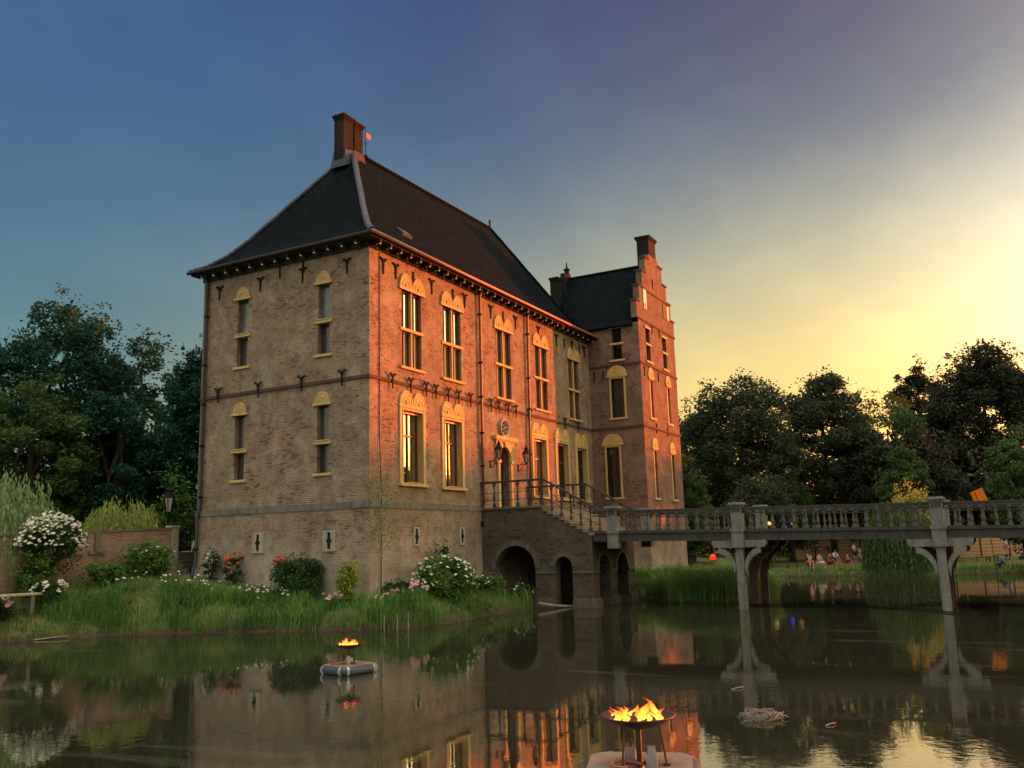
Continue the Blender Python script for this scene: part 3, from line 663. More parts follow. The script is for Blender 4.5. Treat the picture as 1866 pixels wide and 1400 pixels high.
for u0, u1, zb, zm, zt in UP:                     # cross windows of the upper floor
    um = (u0 + u1) / 2; mb = MB()
    mb.fbox(FACADE, um - 0.055, um + 0.055, -0.21, 0.0, zb, zt)
    mb.fbox(FACADE, u0 - 0.16, um - 0.056, -0.3, 0.06, zm - 0.07, zm + 0.07); mb.fbox(FACADE, um + 0.056, u1 + 0.16, -0.3, 0.06, zm - 0.07, zm + 0.07); mb.fbox(FACADE, um - 0.056, um + 0.056, 0.001, 0.06, zm - 0.07, zm + 0.07)
    w = build(mb, 'window', 'yellow_stone', castle, bevel=0.012)
    mb = MB(); mb.fbox(FACADE, u0 - 0.2, u1 + 0.2, -0.3, 0.12, zb - 0.13, zb); build(mb, 'sill', 'yellow_stone', w, bevel=0.02)
    mb = MB(); tymp_double(mb, FACADE, u0 - 0.22, u1 + 0.22, zt, 0.80); build(mb, 'tympanum', 'yellow_stone', w)
    for a, b in ((u0, um - 0.055), (um + 0.055, u1)):
        mb = MB(); bars(mb, FACADE, a + .001, b - .001, zm + 0.071, zt - .001, -0.20, -0.13, 0.045); bars(mb, FACADE, a + .001, b - .001, zb + .001, zm - 0.071, -0.20, -0.13, 0.045)
        mb.fbox(FACADE, a + 0.30, a + 0.335, -0.195, -0.135, zb + .046, zm - 0.117); mb.fbox(FACADE, a + 0.30, a + 0.335, -0.195, -0.135, zm + .117, zt - 0.047)
        build(mb, 'casement', 'frame_brown', w)
        lit = u0 < 9
        mb = MB(); mb.fbox(FACADE, a + .002, b - .002, -0.19, -0.175, zm + .002, zt - .002); build(mb, 'pane', 'bright_glass' if lit else 'curtain_glass', w)
        mb = MB(); mb.fbox(FACADE, a + .002, b - .002, -0.19, -0.175, zb + .002, zm - .002); build(mb, 'pane', 'curtain_glass', w)
for i, (u0, u1, zb, zt) in enumerate(LO):          # tall windows of the main floor
    mb = MB(); fw = 0.19
    mb.fbox(FACADE, u0, u0 + fw, -0.02, 0.07, zb, zt); mb.fbox(FACADE, u1 - fw, u1, -0.02, 0.07, zb, zt); mb.fbox(FACADE, u0 + fw, u1 - fw, -0.02, 0.068, zt - 0.13, zt)
    mb.fbox(FACADE, u0 + fw, u0 + fw + .05, -0.33, -0.021, zb, zt - .131); mb.fbox(FACADE, u1 - fw - .05, u1 - fw, -0.33, -0.021, zb, zt - .131)
    mb.fbox(FACADE, u0 + fw, u0 + fw + .055, 0.0, 0.095, zb, zt - .13); mb.fbox(FACADE, u1 - fw - .055, u1 - fw, 0.0, 0.095, zb, zt - .13)
    w = build(mb, 'window', 'yellow_stone', castle, bevel=0.012)
    mb = MB(); mb.fbox(FACADE, u0 - 0.06, u1 + 0.1, -0.33, 0.16, zb - 0.14, zb); mb.fbox(FACADE, u0 + 0.5, u1 - .5, 0.0, .17, zb + .0, zb + .05); build(mb, 'sill', 'yellow_stone', w, bevel=0.02)
    mb = MB(); tymp_double(mb, FACADE, u0, u1, zt, 0.80); build(mb, 'tympanum', 'yellow_stone', w)
    a, b = u0 + fw + .05, u1 - fw - .05; um = (a + b) / 2; zc = zb + (zt - zb) * 0.64
    mb = MB(); bars(mb, FACADE, a + .002, b - .002, zb + .002, zt - .14, -0.33, -0.25, 0.07)
    mb.fbox(FACADE, um - .035, um + .035, -0.325, -0.245, zb + .072, zt - .21); mb.fbox(FACADE, a + .072, um - .036, -0.325, -0.245, zc - .04, zc + .04); mb.fbox(FACADE, um + .036, b - .072, -0.325, -0.245, zc - .04, zc + .04)
    build(mb, 'casement', 'frame_brown', w)
    mb = MB(); mb.fbox(FACADE, a + .003, b - .003, -0.315, -0.30, zb + .003, zt - .142); build(mb, 'pane', 'bright_glass' if i < 3 else 'dark_glass', w)
    mb = MB(); mb.fbox(FACADE, a, b, -0.27, -0.15, zt - .22, zt - .132); build(mb, 'blind_rail', 'white_paint', w)
for u0, u1, zb, zm, zt, g in LW:                   # slender windows of the shaded end wall
    mb = MB(); mb.fbox(LEFT, u0 - 0.16, u1 + 0.16, -0.3, 0.08, zm - 0.07, zm + 0.07); mb.fbox(LEFT, u0 - .05, u1 + .05, -0.2, 0.11, zm + 0.07, zm + 0.12)
    w = build(mb, 'window', 'yellow_stone', castle, bevel=0.012)
    mb = MB(); mb.fbox(LEFT, u0 - 0.18, u1 + 0.18, -0.3, 0.10, zb - 0.13, zb); build(mb, 'sill', 'yellow_stone', w, bevel=0.02)
    mb = MB(); tymp_single(mb, LEFT, u0 - 0.18, u1 + 0.18, zt, 0.62); build(mb, 'tympanum', 'yellow_stone', w)
    mb = MB(); mb.fbox(LEFT, u0 + .001, u1 - .001, -0.27, -0.25, zm + .121, zt - .001); build(mb, 'pane', g, w)
    mb = MB(); mb.fbox(LEFT, u0 + .001, u1 - .001, -0.33, -0.30, zb + .001, zm - .071); build(mb, 'pane', 'lattice_glass', w)
    mb = MB(); bars(mb, LEFT, u0 + .002, u1 - .002, zb + .002, zm - .072, -0.30, -0.25, 0.05); build(mb, 'casement', 'frame_brown', w)
# arrow slits in the plinth
def slit(fr, uc, z0, z1, w=0.68, mat='pale_stone'):
    mb = MB(); a, b = uc - w / 2, uc + w / 2; s = 0.085; zc = (z0 + z1) / 2
    mb.fbox(fr, a, uc - s, 0.06, 0.115, z0 + .1, z1 - .08); mb.fbox(fr, uc + s, b, 0.06, 0.115, z0 + .1, z1 - .08)
    mb.fbox(fr, a, b, 0.06, 0.12, z1 - .08, z1); mb.fbox(fr, a - .02, b + .02, 0.06, 0.13, z0, z0 + .1)
    o = build(mb, 'arrow_slit', mat, castle)
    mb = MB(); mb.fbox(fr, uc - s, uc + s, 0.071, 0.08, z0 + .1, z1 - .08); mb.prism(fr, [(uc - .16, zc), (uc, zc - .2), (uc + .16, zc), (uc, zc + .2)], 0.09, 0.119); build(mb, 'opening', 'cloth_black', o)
slit(LEFT, -6.10, 2.95, 3.85); slit(LEFT, -2.05, 2.94, 3.82)
slit(FACADE, 3.31, 3.05, 3.9, 0.5); slit(FACADE, 7.2, 3.05, 3.9, 0.5)

# ---- entrance: stone doorway, oculus, door
mb = MB()
arch_wall(mb, FACADE, 10.82, 12.82, 7.42, lambda u: 8.52, [(11.80, 0.60, 7.60, 7.42)], -0.05, 0.10)
mb.fbox(FACADE, 10.98, 11.20, -0.05, 0.10, PL, 7.419); mb.fbox(FACADE, 12.40, 12.62, -0.05, 0.10, PL, 7.419)
mb.fbox(FACADE, 10.74, 11.22, -0.04, 0.17, 7.30, 7.46); mb.fbox(FACADE, 12.38, 12.86, -0.04, 0.17, 7.30, 7.46)
mb.fbox(FACADE, 10.62, 12.98, -0.04, 0.24, 8.521, 8.72); mb.fbox(FACADE, 10.74, 12.86, -0.04, 0.16, 8.44, 8.519)
mb.prism(FACADE, [(11.68, 8.16), (11.92, 8.16), (11.98, 8.44), (11.62, 8.44)], 0.09, 0.2)
door = build(mb, 'doorway', 'yellow_stone', castle)
mb = MB(); mb.fbox(FACADE, 11.09, 12.51, -0.6, -0.5, PL, 8.3)
for k in range(6): mb.fbox(FACADE, 11.12 + k * .235, 11.33 + k * .235, -0.5, -0.48, PL + .1, 8.2)
dl = build(mb, 'door', 'dark_wood', door)
mb = MB(); mb.cyl(FACADE.pt(12.3, -0.48, 5.95), FACADE.pt(12.3, -0.40, 5.95), 0.05); build(mb, 'handle', 'iron', dl)
OC = (11.80, 9.20)
mb = MB()
a = arc_pts(OC[0], OC[1], 0.50, 0.50, 0, 2 * math.pi, 28); b = arc_pts(OC[0], OC[1], 0.36, 0.36, 0, 2 * math.pi, 28); c = arc_pts(OC[0], OC[1], 0.43, 0.43, 0, 2 * math.pi, 28)
for k in range(28): mb.prism(FACADE, [a[k], a[k + 1], b[k + 1], b[k]], -0.02, 0.10); mb.prism(FACADE, [a[k], a[k + 1], c[k + 1], c[k]], 0.09, 0.15)
oc = build(mb, 'oculus', 'pale_stone', castle)
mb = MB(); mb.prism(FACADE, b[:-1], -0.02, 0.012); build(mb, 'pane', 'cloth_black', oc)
mb = MB()
for k in range(6):
    t = k * math.pi / 3 + .3; p = (OC[0] + .24 * math.cos(t), OC[1] + .24 * math.sin(t)); mb.tube([FACADE.pt(OC[0] + .06 * math.cos(t), .05, OC[1] + .06 * math.sin(t)), FACADE.pt(*((p[0], .06, p[1])))], .03, 6)
    mb.lathe(FACADE.pt(p[0], .06, p[1] - .06), [(0, 0), (.06, .03), (.06, .09), (0, .12)], 7)
mb.lathe(FACADE.pt(OC[0], .06, OC[1] - .1), [(0, 0), (.1, .06), (.1, .14), (0, .2)], 8); build(mb, 'rosette', 'pale_stone', oc)

# ---- downpipes, lightning wire, wall anchors
def downpipe(pts, mat, fr, clips):
    mb = MB(); mb.tube(pts, 0.075, 8); mb.lathe(pts[0] + Vector((0, 0, -.1)), [(0.08, 0), (0.15, .12), (0.17, .3), (.1, .32)], 8)
    o = build(mb, 'downpipe', mat, castle, smooth=True)
    mb = MB()
    for z in clips:
        q = next((a + (b - a) * ((a.z - z) / (a.z - b.z)) for a, b in zip(pts, pts[1:]) if a.z >= z >= b.z), None)
        if q: mb.lathe(q, [(0.0, -.06), (0.11, -.05), (0.11, .05), (0, .06)], 8); mb.box(q.x - .03 if fr is FACADE else q.x, q.x + .03 if fr is FACADE else q.x + .12, q.y if fr is FACADE else q.y - .03, q.y + .12 if fr is FACADE else q.y + .03, z - .03, z + .03)
    build(mb, 'clip', 'iron', o)
downpipe([FACADE.pt(9.34, .3, 16.36), FACADE.pt(9.34, .13, 16.0), FACADE.pt(9.30, .13, 10.0), FACADE.pt(9.26, .13, 5.0)], 'pipe_copper', FACADE, (15, 12.4, 10.6, 8.7, 7.0))
downpipe([FACADE.pt(14.82, .3, 16.36), FACADE.pt(14.82, .13, 16.0), FACADE.pt(14.72, .13, 10.0), FACADE.pt(14.55, .13, 5.0)], 'pipe_copper', FACADE, (15, 12.4, 10.6, 8.0, 6.2))
downpipe([LEFT.pt(-9.72, .3, 16.3), LEFT.pt(-9.72, .13, 15.9), LEFT.pt(-9.76, .13, 5.2), LEFT.pt(-9.78, .22, 4.6), LEFT.pt(-9.82, .22, 2.6), LEFT.pt(-9.7, .5, 2.1), LEFT.pt(-9.5, .55, 1.7)], 'pipe_zinc', LEFT, (14.3, 11.9, 10.0, 8.0, 5.6, 3.2))
mb = MB(); mb.tube([FACADE.pt(0.70, .03, 16.0), FACADE.pt(0.69, .03, 12), FACADE.pt(0.67, .03, 8), FACADE.pt(0.66, .14, 4.8), FACADE.pt(0.66, .10, 1.1)], 0.018, 5); build(mb, 'lightning_wire', 'iron', castle)
def anchor(kind):
    mb = MB(); mb.hexa([(-.028, -.05, -.36), (.028, -.05, -.36), (.02, -.002, -.36), (-.02, -.002, -.36), (-.045, -.06, .3), (.045, -.06, .3), (.03, -.002, .3), (-.03, -.002, .3)])
    if kind == 'curl':
        for s in (-1, 1):
            pts = [(s * (.02 + .20 * t + .03 * math.sin(t * 3)), -.035, .12 + .24 * math.sin(t * math.pi * .62)) for t in np.linspace(0, 1, 6)]
            pts += [(s * (.22 - .06 * (1 - math.cos(a))), -.035, pts[-1][2] - .07 * math.sin(a)) for a in np.linspace(.6, 3.6, 6)]
            mb.tube(pts, 0.030, 5, 0.018)
        mb.tube([(0, -.04, .28), (0, -.04, .36)], .03, 5, .01)
    o = build(mb, 'wall_anchor', 'iron', castle)
    for v in o.data.vertices: v.co = v.co + wloc(castle)
    return o
anc, rod = anchor('curl'), anchor('rod')
from_px_up = [1.0, 1.95, 4.92, 8.0, 10.7, 13.55, 16.45, 18.95, 21.25, 23.2]
for x in from_px_up: put(anc, (x, 0, 15.45), 0, 1.05)
for x in (3.35, 6.85, 12.1, 15.05, 20.1, 22.4): put(rod, (x, 0, 15.5))
for x in (1.55, 2.95, 4.22, 5.05, 6.15, 7.1, 8.25, 10.35, 11.2, 12.25, 13.15, 14.95, 19.6, 21.6): put(anc, (x, -.08, 10.28), 0, 1.0)
for y in (9.0, 6.36, 3.77, 1.21): put(anc, (0, y, 15.4), R(-90), 1.0)
for y in (5.35, 3.95): put(rod, (0, y - .2, 15.85), R(-90))
for y in (8.82, 6.28, 3.69, 1.4): put(anc, (-.08, y, 10.35), R(-90), 1.0)
mb = MB(); mb.fbox(FACADE, 9.02, 9.12, 0.07, 0.2, 3.95, 4.2); build(mb, 'drain_spout', 'iron', castle)

# ---- stepped gable tower
TX0, TX1, TY0, TY1 = 24.0, 31.45, -3.63, 3.2; TXM = 27.72
tower = MB()
tl_holes = [(1.72, 2.39, 14.83, 16.95, .3), (1.52, 2.40, 10.97, 13.55, .3), (0.98, 1.86, 5.80, 9.05, .3)]
wall_faces(tower, TLEFT, 0.0, 3.63, 0.2, 17.2, tl_holes)
tf_holes = [(25.32, 26.12, 14.78, 17.02, .28), (28.72, 29.52, 14.78, 17.02, .28), (25.42, 26.14, 10.98, 13.62, .28), (28.98, 29.70, 10.95, 13.6, .28), (25.42, 26.16, 5.72, 8.9, .28), (29.02, 29.76, 5.72, 8.9, .28)]
wall_faces(tower, TFRONT, TX0, TX1, 0.2, 17.5, tf_holes)
tower.poly([(TX1, TY0, .2), (TX1, TY1, .2), (TX1, TY1, 17.2), (TX1, TY0, 17.2)]); tower.poly([(TX1, TY1, .2), (TX0, TY1, .2), (TX0, TY1, 17.2), (TX1, TY1, 17.2)])
tower.poly([(TX0, TY1, 16), (TX0, 0, 16), (TX0, 0, 17.2), (TX0, TY1, 17.2)])
steps = [(3.85, 17.5, 18.62), (3.25, 18.62, 19.8), (2.5, 19.8, 21.0), (1.72, 21.0, 22.15), (0.98, 22.15, 22.6)]
for hw, za, zb in steps: tower.fbox(TFRONT, TXM - hw, TXM + hw, -0.42, 0.0, za, zb)
tw = build(tower, 'tower_wall', 'tower_brick', castle)
mb = MB()
for (hw, za, zb), (hw2, _, _) in zip(steps[:-1], steps[1:]):
    for s in (-1, 1):
        a, b = sorted((TXM + s * (hw + .08), TXM + s * (hw2 + .002))); mb.fbox(TFRONT, a, b, -0.47, 0.07, zb - .0, zb + .12)
build(mb, 'coping', 'course_brick', tw)
mb = MB()
for z in (14.42, 10.24): mb.fbox(TFRONT, TX0 - .07, TX1 + .07, -0.02, 0.07, z, z + .13); mb.fbox(TLEFT, 0.0, 3.63, -0.02, 0.068, z, z + .129)
mb.fbox(TFRONT, TX0 - .05, TX1 + .12, -0.02, 0.06, 17.42, 17.54); mb.fbox(TFRONT, TXM - 2.5, TXM + 2.5, -.02, .05, 19.72, 19.82)
build(mb, 'string_course', 'course_brick', tw)
chimney(27.02, 28.42, -3.62, -2.75, 21.6, 24.05, tw, 'chimney_brick', 0.13)
mb = MB()   # back gable stub with its finial, and the little chimney beside it
mb.box(TXM - .8, TXM + .4, 2.85, 3.2, 20.6, 22.4); mb.box(TXM - .28, TXM + .28, 2.85, 3.2, 22.4, 22.52); mb.lathe((TXM, 3.02, 22.52), [(.22, 0), (.16, .2), (.26, .36), (.08, .5), (.03, .95)], 8)
build(mb, 'back_gable', 'chimney_brick', tw)
chimney(25.55, 26.15, 2.8, 3.4, 18.6, 21.75, tw, 'chimney_brick', .08)
mb = MB()
for s in (-1, 1):
    e = TXM + s * 3.92
    pts = [(e, 17.08), (TXM + s * 3.3, 17.72), (TXM, 22.12)]
    for (xa, za), (xb, zb) in zip(pts, pts[1:]):
        q = [(xa, TY0 + .40, za), (xb, TY0 + .40, zb), (xb, TY1, zb), (xa, TY1, za)]; mb.poly(q, s > 0)
    mb.box(min(e, TX0 if s < 0 else TX1), max(e, TX0 if s < 0 else TX1), TY0 + .4, TY1, 16.98, 17.08)
tr = build(mb, 'tower_roof', 'roof_tile', castle)
mb = MB(); mb.cyl((TXM, TY0 + .4, 22.12), (TXM, TY1, 22.12), .12, n=8); build(mb, 'ridge_tiles', 'roof_tile', tr)
mb = MB(); mb.hexa([(24.0, -0.35, 16.5), (24.9, -0.35, 16.5), (24.9, -0.05, 16.5), (24.0, -0.05, 16.5), (24.05, -0.3, 17.25), (24.4, -0.3, 17.25), (24.4, -0.1, 17.25), (24.05, -0.1, 17.25)]); build(mb, 'flashing', 'lead', tr)
mats_t = ['yellow_stone']
def tower_window(fr, u0, u1, zb, zt, tymp, zm=None, framed=False):
    mb = MB()
    if framed:
        f = .13; mb.fbox(fr, u0 - f, u0, -0.28, .06, zb, zt + .12); mb.fbox(fr, u1, u1 + f, -0.28, .06, zb, zt + .12); mb.fbox(fr, u0, u1, -0.28, .058, zt, zt + .12)
    elif zm: mb.fbox(fr, u0 - .16, u1 + .16, -0.26, .06, zm - .07, zm + .07)
    else: mb.fbox(fr, (u0 + u1) / 2 - .1, (u0 + u1) / 2 + .08, -0.26, -0.05, zb, zt); mb.fbox(fr, u0 + .0, u1, -.05, .05, zt - .09, zt); mb.fbox(fr, (u0 + u1) / 2 - .1, (u0 + u1) / 2 + .08, -0.06, -0.04, zt - .1, zt - .05)
    w = build(mb, 'window', 'yellow_stone', tw, bevel=0.01)
    mb = MB(); mb.fbox(fr, u0 - .2, u1 + .2, -0.27, .1, zb - .13, zb); build(mb, 'sill', 'yellow_stone', w)
    if zm and not framed: mb = MB(); mb.fbox(fr, u0 - .18, u1 + .18, -0.05, .07, zt, zt + .14); build(mb, 'lintel', 'yellow_stone', w)
    if tymp: mb = MB(); tymp_single(mb, fr, u0 - (.30 if framed else .2), u1 + (.30 if framed else .2), zt + (.12 if framed else 0), .76, lip=.04); build(mb, 'tympanum', 'yellow_stone', w)
    mb = MB(); mb.fbox(fr, u0 + .001, u1 - .001, -0.25, -0.22, zb + .001, zt - .001); build(mb, 'pane', 'dark_glass', w)
    if framed: mb = MB(); bars(mb, fr, u0 + .002, u1 - .002, zb + .002, zt - .002, -.22, -.17, .05); mb.fbox(fr, u0 + .053, u1 - .053, -.22, -.17, zb + (zt - zb) * .45, zb + (zt - zb) * .45 + .06); build(mb, 'casement', 'dark_wood', w)
tower_window(TLEFT, 1.72, 2.39, 14.83, 16.95, False, 15.9); tower_window(TLEFT, 1.52, 2.40, 10.97, 13.55, True, None, True); tower_window(TLEFT, 0.98, 1.86, 5.80, 9.05, True, None, True)
tower_window(TFRONT, 25.32, 26.12, 14.78, 17.02, False, 15.95); tower_window(TFRONT, 28.72, 29.52, 14.78, 17.02, False, 15.95)
for q in tf_holes[2:]: tower_window(TFRONT, q[0], q[1], q[2], q[3], True)
mb = MB(); mb.fbox(TFRONT, 25.2, 25.75, 0, .05, 18.75, 19.75); mb.fbox(TFRONT, 25.3, 25.42, 0.0, .05, 18.35, 18.75); mb.fbox(TFRONT, 25.6, 25.72, 0, .05, 18.35, 18.75); build(mb, 'shutter', 'white_paint', tw)
mb = MB(); mb.fbox(TFRONT, 29.2, 30.0, 0, .04, 18.5, 19.6); q = build(mb, 'window', 'dark_wood', tw)
mb = MB(); mb.fbox(TFRONT, 30.05, 30.4, 0, .06, 18.55, 19.55); build(mb, 'shutter', 'white_paint', q)
for x in (24.65, 27.4): put(rod, (x, TY0, 14.0))
for u in (.35, 1.0): put(rod, (24.0, -u, 13.85), R(-90))
for x, z in ((26.6, 17.2), (28.1, 17.2), (27.3, 20.6)): put(rod, (x, TY0, z))
for x in (26.4, 28.7): put(rod, (x, TY0, 10.35))
# base roses etc. come with the plants

# ---- lanterns on brackets either side of the door
def wall_lantern(x, label):
    root = thing('wall_lantern', label, 'lantern', (x, -0.0, 7.1), 'lanterns by the castle door')
    mb = MB(); mb.tube([(x, -.02, 6.95), (x, -.02, 7.35)], .035, 6); mb.tube([(x, -.03, 7.28), (x, -.25, 7.36), (x, -.55, 7.30)], .022, 5); mb.tube([(x, -.03, 7.0), (x, -.18, 7.02), (x, -.3, 7.2), (x, -.42, 7.3)], .018, 5)
    mb.tube([(x, -.42 - .12 * math.cos(a), 7.42 - .1 * math.sin(a)) for a in np.linspace(0, 5, 10)], .016, 5); build(mb, 'bracket', 'iron', root)
    c = Vector((x, -.55, 7.34))
    mb = MB(); mb.lathe(c, [(.03, 0), (.11, .06), (.11, .08), (.0, .08)], 6)
    for k in range(6): t = k * math.pi / 3; mb.tube([c + Vector((.105 * math.cos(t), .105 * math.sin(t), .07)), c + Vector((.2 * math.cos(t), .2 * math.sin(t), .56))], .014, 4)
    mb.lathe(c + Vector((0, 0, .55)), [(.0, 0), (.24, .0), (.22, .05), (.1, .22), (.1, .26), (.13, .28), (.06, .38), (.015, .5)], 6); build(mb, 'lantern_frame', 'iron', root)
    mb = MB(); mb.lathe(c + Vector((0, 0, .075)), [(.09, 0), (.18, .47)], 6); build(mb, 'lamp_glass', 'lamp_glass', root)
wall_lantern(10.25, 'black iron lantern on bracket just left of the arched door')
wall_lantern(13.35, 'black iron lantern on bracket between the arched door and the downpipe')

# ------------------------------------------------------------------ entrance stairs
SX0, SX1, SY0, SY1 = 9.12, 14.57, -3.47, -6.07
stair = thing('entrance_stairs', 'dark brick arcaded staircase rising from the bridge to the arched door', 'staircase', (11.8, -3, 0))
LZ, BZ, NR = 4.86, 3.46, 9
SIDE = Fr((SX0, 0, 0), (0, -1, 0), (-1, 0, 0)); SIDE2 = Fr((SX1, 0, 0), (0, 1, 0), (1, 0, 0)); FRONT = Fr((0, SY1, 0), (1, 0, 0), (0, -1, 0))
tread = (6.22 - 3.5) / NR
def stop(u):
    if u <= 3.5: return LZ - .14
    return max(BZ - .14, LZ - .14 - (LZ - BZ) * (int((u - 3.5) / tread) + 1) / NR)
ex = [3.5 + k * tread for k in range(NR + 1) if 3.5 + k * tread < 6.07]
mb = MB()
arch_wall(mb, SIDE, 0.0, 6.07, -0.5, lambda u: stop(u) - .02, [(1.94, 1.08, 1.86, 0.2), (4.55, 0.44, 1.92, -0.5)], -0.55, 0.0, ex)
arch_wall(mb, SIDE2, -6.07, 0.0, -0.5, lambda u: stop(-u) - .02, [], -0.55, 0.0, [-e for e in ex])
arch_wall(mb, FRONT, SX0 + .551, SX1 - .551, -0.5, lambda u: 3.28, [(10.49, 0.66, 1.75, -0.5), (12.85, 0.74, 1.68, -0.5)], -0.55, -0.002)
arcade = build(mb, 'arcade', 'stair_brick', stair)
for fr_, extra_, arcs_ in ((SIDE, .26, ((1.94, 1.08, 1.86), (4.55, .44, 1.92))), (FRONT, .22, ((10.49, .66, 1.75), (12.85, .74, 1.68)))):
    for c, h, zs in arcs_:
        mb = MB(); a = arc_pts(c, zs, h + extra_, h + extra_, 0, math.pi, 18); b = arc_pts(c, zs, h + .01, h + .01, 0, math.pi, 18)
        for k in range(18): mb.prism(fr_, [a[k], a[k + 1], b[k + 1], b[k]], -.01, .03)
        build(mb, 'arch_ring', 'dark_stone', arcade)
for fr_, sp_ in ((SIDE, ((-.0, .84), (3.05, 4.08), (5.02, 6.13))), (FRONT, ((9.066, 9.80), (11.18, 12.08), (13.62, 14.63)))):
    for a, b in sp_: mb = MB(); mb.fbox(fr_, a, b, -.3, .06 if fr_ is SIDE else .062, 1.58 if fr_ is SIDE else 1.579, 1.70 if fr_ is SIDE else 1.699); build(mb, 'impost', 'dark_stone', arcade)
for fr_, e_, sp_ in ((SIDE, 0, ((3.0, 4.05), (5.0, 6.2))), (FRONT, .002, ((SX0 - .122, 9.86), (11.12, 12.14), (13.56, 14.70)))):
    for a, b in sp_: mb = MB(); mb.fbox(fr_, a, b, -.6, .13 + e_, -.6, .34 - e_); mb.fbox(fr_, a + .04, b - .05, -.6, .08 + e_, .34 - e_, .44 - e_); build(mb, 'pier_base', 'dark_stone', arcade)
mb = MB(); mb.box(SX0 + .5, SX1 - .5, SY1 + .5, 0, 2.95, 3.2); build(mb, 'vault', 'stair_brick', arcade)
mb = MB(); mb.box(SX0 - .06, SX1 + .06, -3.5, 0, LZ - .14, LZ); build(mb, 'landing', 'dark_stone', stair, bevel=.02)
for k in range(NR):
    z = LZ - (LZ - BZ) * (k + 1) / NR; y = -3.5 - k * tread
    mb = MB(); mb.box(SX0 - .05, SX1 + .05, y - tread - (.0 if k < NR - 1 else .0), y - .001, z - .14, z - .045); mb.box(SX0 - .08, SX1 + .08, y - tread - .035, y - .001, z - .045, z)
    build(mb, 'step', 'stair_stone', stair)
def turned(mb, x, y, z0, z1, r=.065):
    h = z1 - z0; mb.box(x - r, x + r, y - r, y + r, z0, z0 + .16 * h); mb.box(x - r, x + r, y - r, y + r, z1 - .14 * h, z1)
    mb.lathe((x, y, z0 + .16 * h), [(r * .8, 0), (r * .5, .03 * h), (r * .95, .18 * h), (r * .9, .27 * h), (r * .5, .45 * h), (r * .62, .5 * h), (r * .5, .55 * h), (r * .75, .68 * h), (r * .8, .7 * h)], 8)
def hand_rail(mb, p0, p1, w=.075, h=.10):
    p0, p1 = Vector(p0), Vector(p1); d = (p1 - p0).normalized(); s = Vector((d.y, -d.x, 0)).normalized() * w; u = Vector((0, 0, h / 2))
    mb.hexa([p0 - s - u, p0 + s - u, p1 + s - u, p1 - s - u, p0 - s + u, p0 + s + u, p1 + s + u, p1 - s + u])
for X in (9.22, 14.42):
    mb = MB(); hand_rail(mb, (X, 0, 6.12), (X, -3.55, 6.12)); hand_rail(mb, (X, -3.55, 6.12), (X, -6.6, 4.40))
    rl = build(mb, 'handrail', 'rail_wood', stair)
    for dz_ in (.35, .72): build(MB().tube([(X, 0, LZ + dz_), (X, -3.5, LZ + dz_), (X, -6.4, BZ + dz_)], .014, 5), 'tie_rod', 'iron', rl)
    for k in range(6): mb = MB(); y = -.12 - .67 * k; turned(mb, X, y, LZ, 6.07); build(mb, 'baluster', 'bridge_dark', stair)
    for k in range(1, 6):
        y = -3.5 - .50 * k; zt = 6.12 - 1.72 * (-3.55 - y) / 3.05 - .05; zb_ = LZ - (LZ - BZ) * (int((-3.5 - y) / tread) + 1) / NR
        mb = MB(); turned(mb, X, y, zb_, zt); build(mb, 'baluster', 'bridge_dark', stair)

# ------------------------------------------------------------------ the bridge
bridge = thing('timber_bridge', 'long grey timber bridge with turned balusters on braced posts over the moat', 'bridge', (11.3, -18, 0))
def dz(y): return 3.47 + .0185 * (y + 7.0)
BY0, BY1 = -6.15, -36.5
def run(x0, x1, za, zb, name, mat, parent=bridge):
    mb = MB(); n = 6
    for k in range(n):
        ya, yb = BY0 + (BY1 - BY0) * k / n, BY0 + (BY1 - BY0) * (k + 1) / n
        mb.hexa([(x0, yb, dz(yb) + za), (x1, yb, dz(yb) + za), (x1, ya, dz(ya) + za), (x0, ya, dz(ya) + za), (x0, yb, dz(yb) + zb), (x1, yb, dz(yb) + zb), (x1, ya, dz(ya) + zb), (x0, ya, dz(ya) + zb)])
    return build(mb, name, mat, parent)
run(9.20, 13.6, -.12, -.02, 'deck', 'bridge_dark')
for X, s in ((9.12, -1), (13.62, 1)):
    run(min(X, X - s * .16), max(X, X - s * .16), -.46, -.10, 'side_beam', 'bridge_dark')
    run(min(X + s * .07, X - s * .2), max(X + s * .07, X - s * .2), -.10, .03, 'edge_moulding', 'bridge_dark')
    run(X - .08, X + .08, .83, .90, 'rail', 'bridge_paint'); run(X - .12, X + .12, .90, .97, 'rail_cap', 'bridge_dark')
    run(X - .05, X + .05, .70, .745, 'under_rail', 'bridge_dark')
    n = 0; y = BY0 - .35
    while y > -27.5:
        if min(abs(y - p) for p in (-7.2, -13.0, -20.9)) > .38 and n < 48:
            mb = MB(); turned(mb, X, y, dz(y) + .03, dz(y) + .83, .075); build(mb, 'baluster', 'bridge_paint', bridge); n += 1
        y -= .47
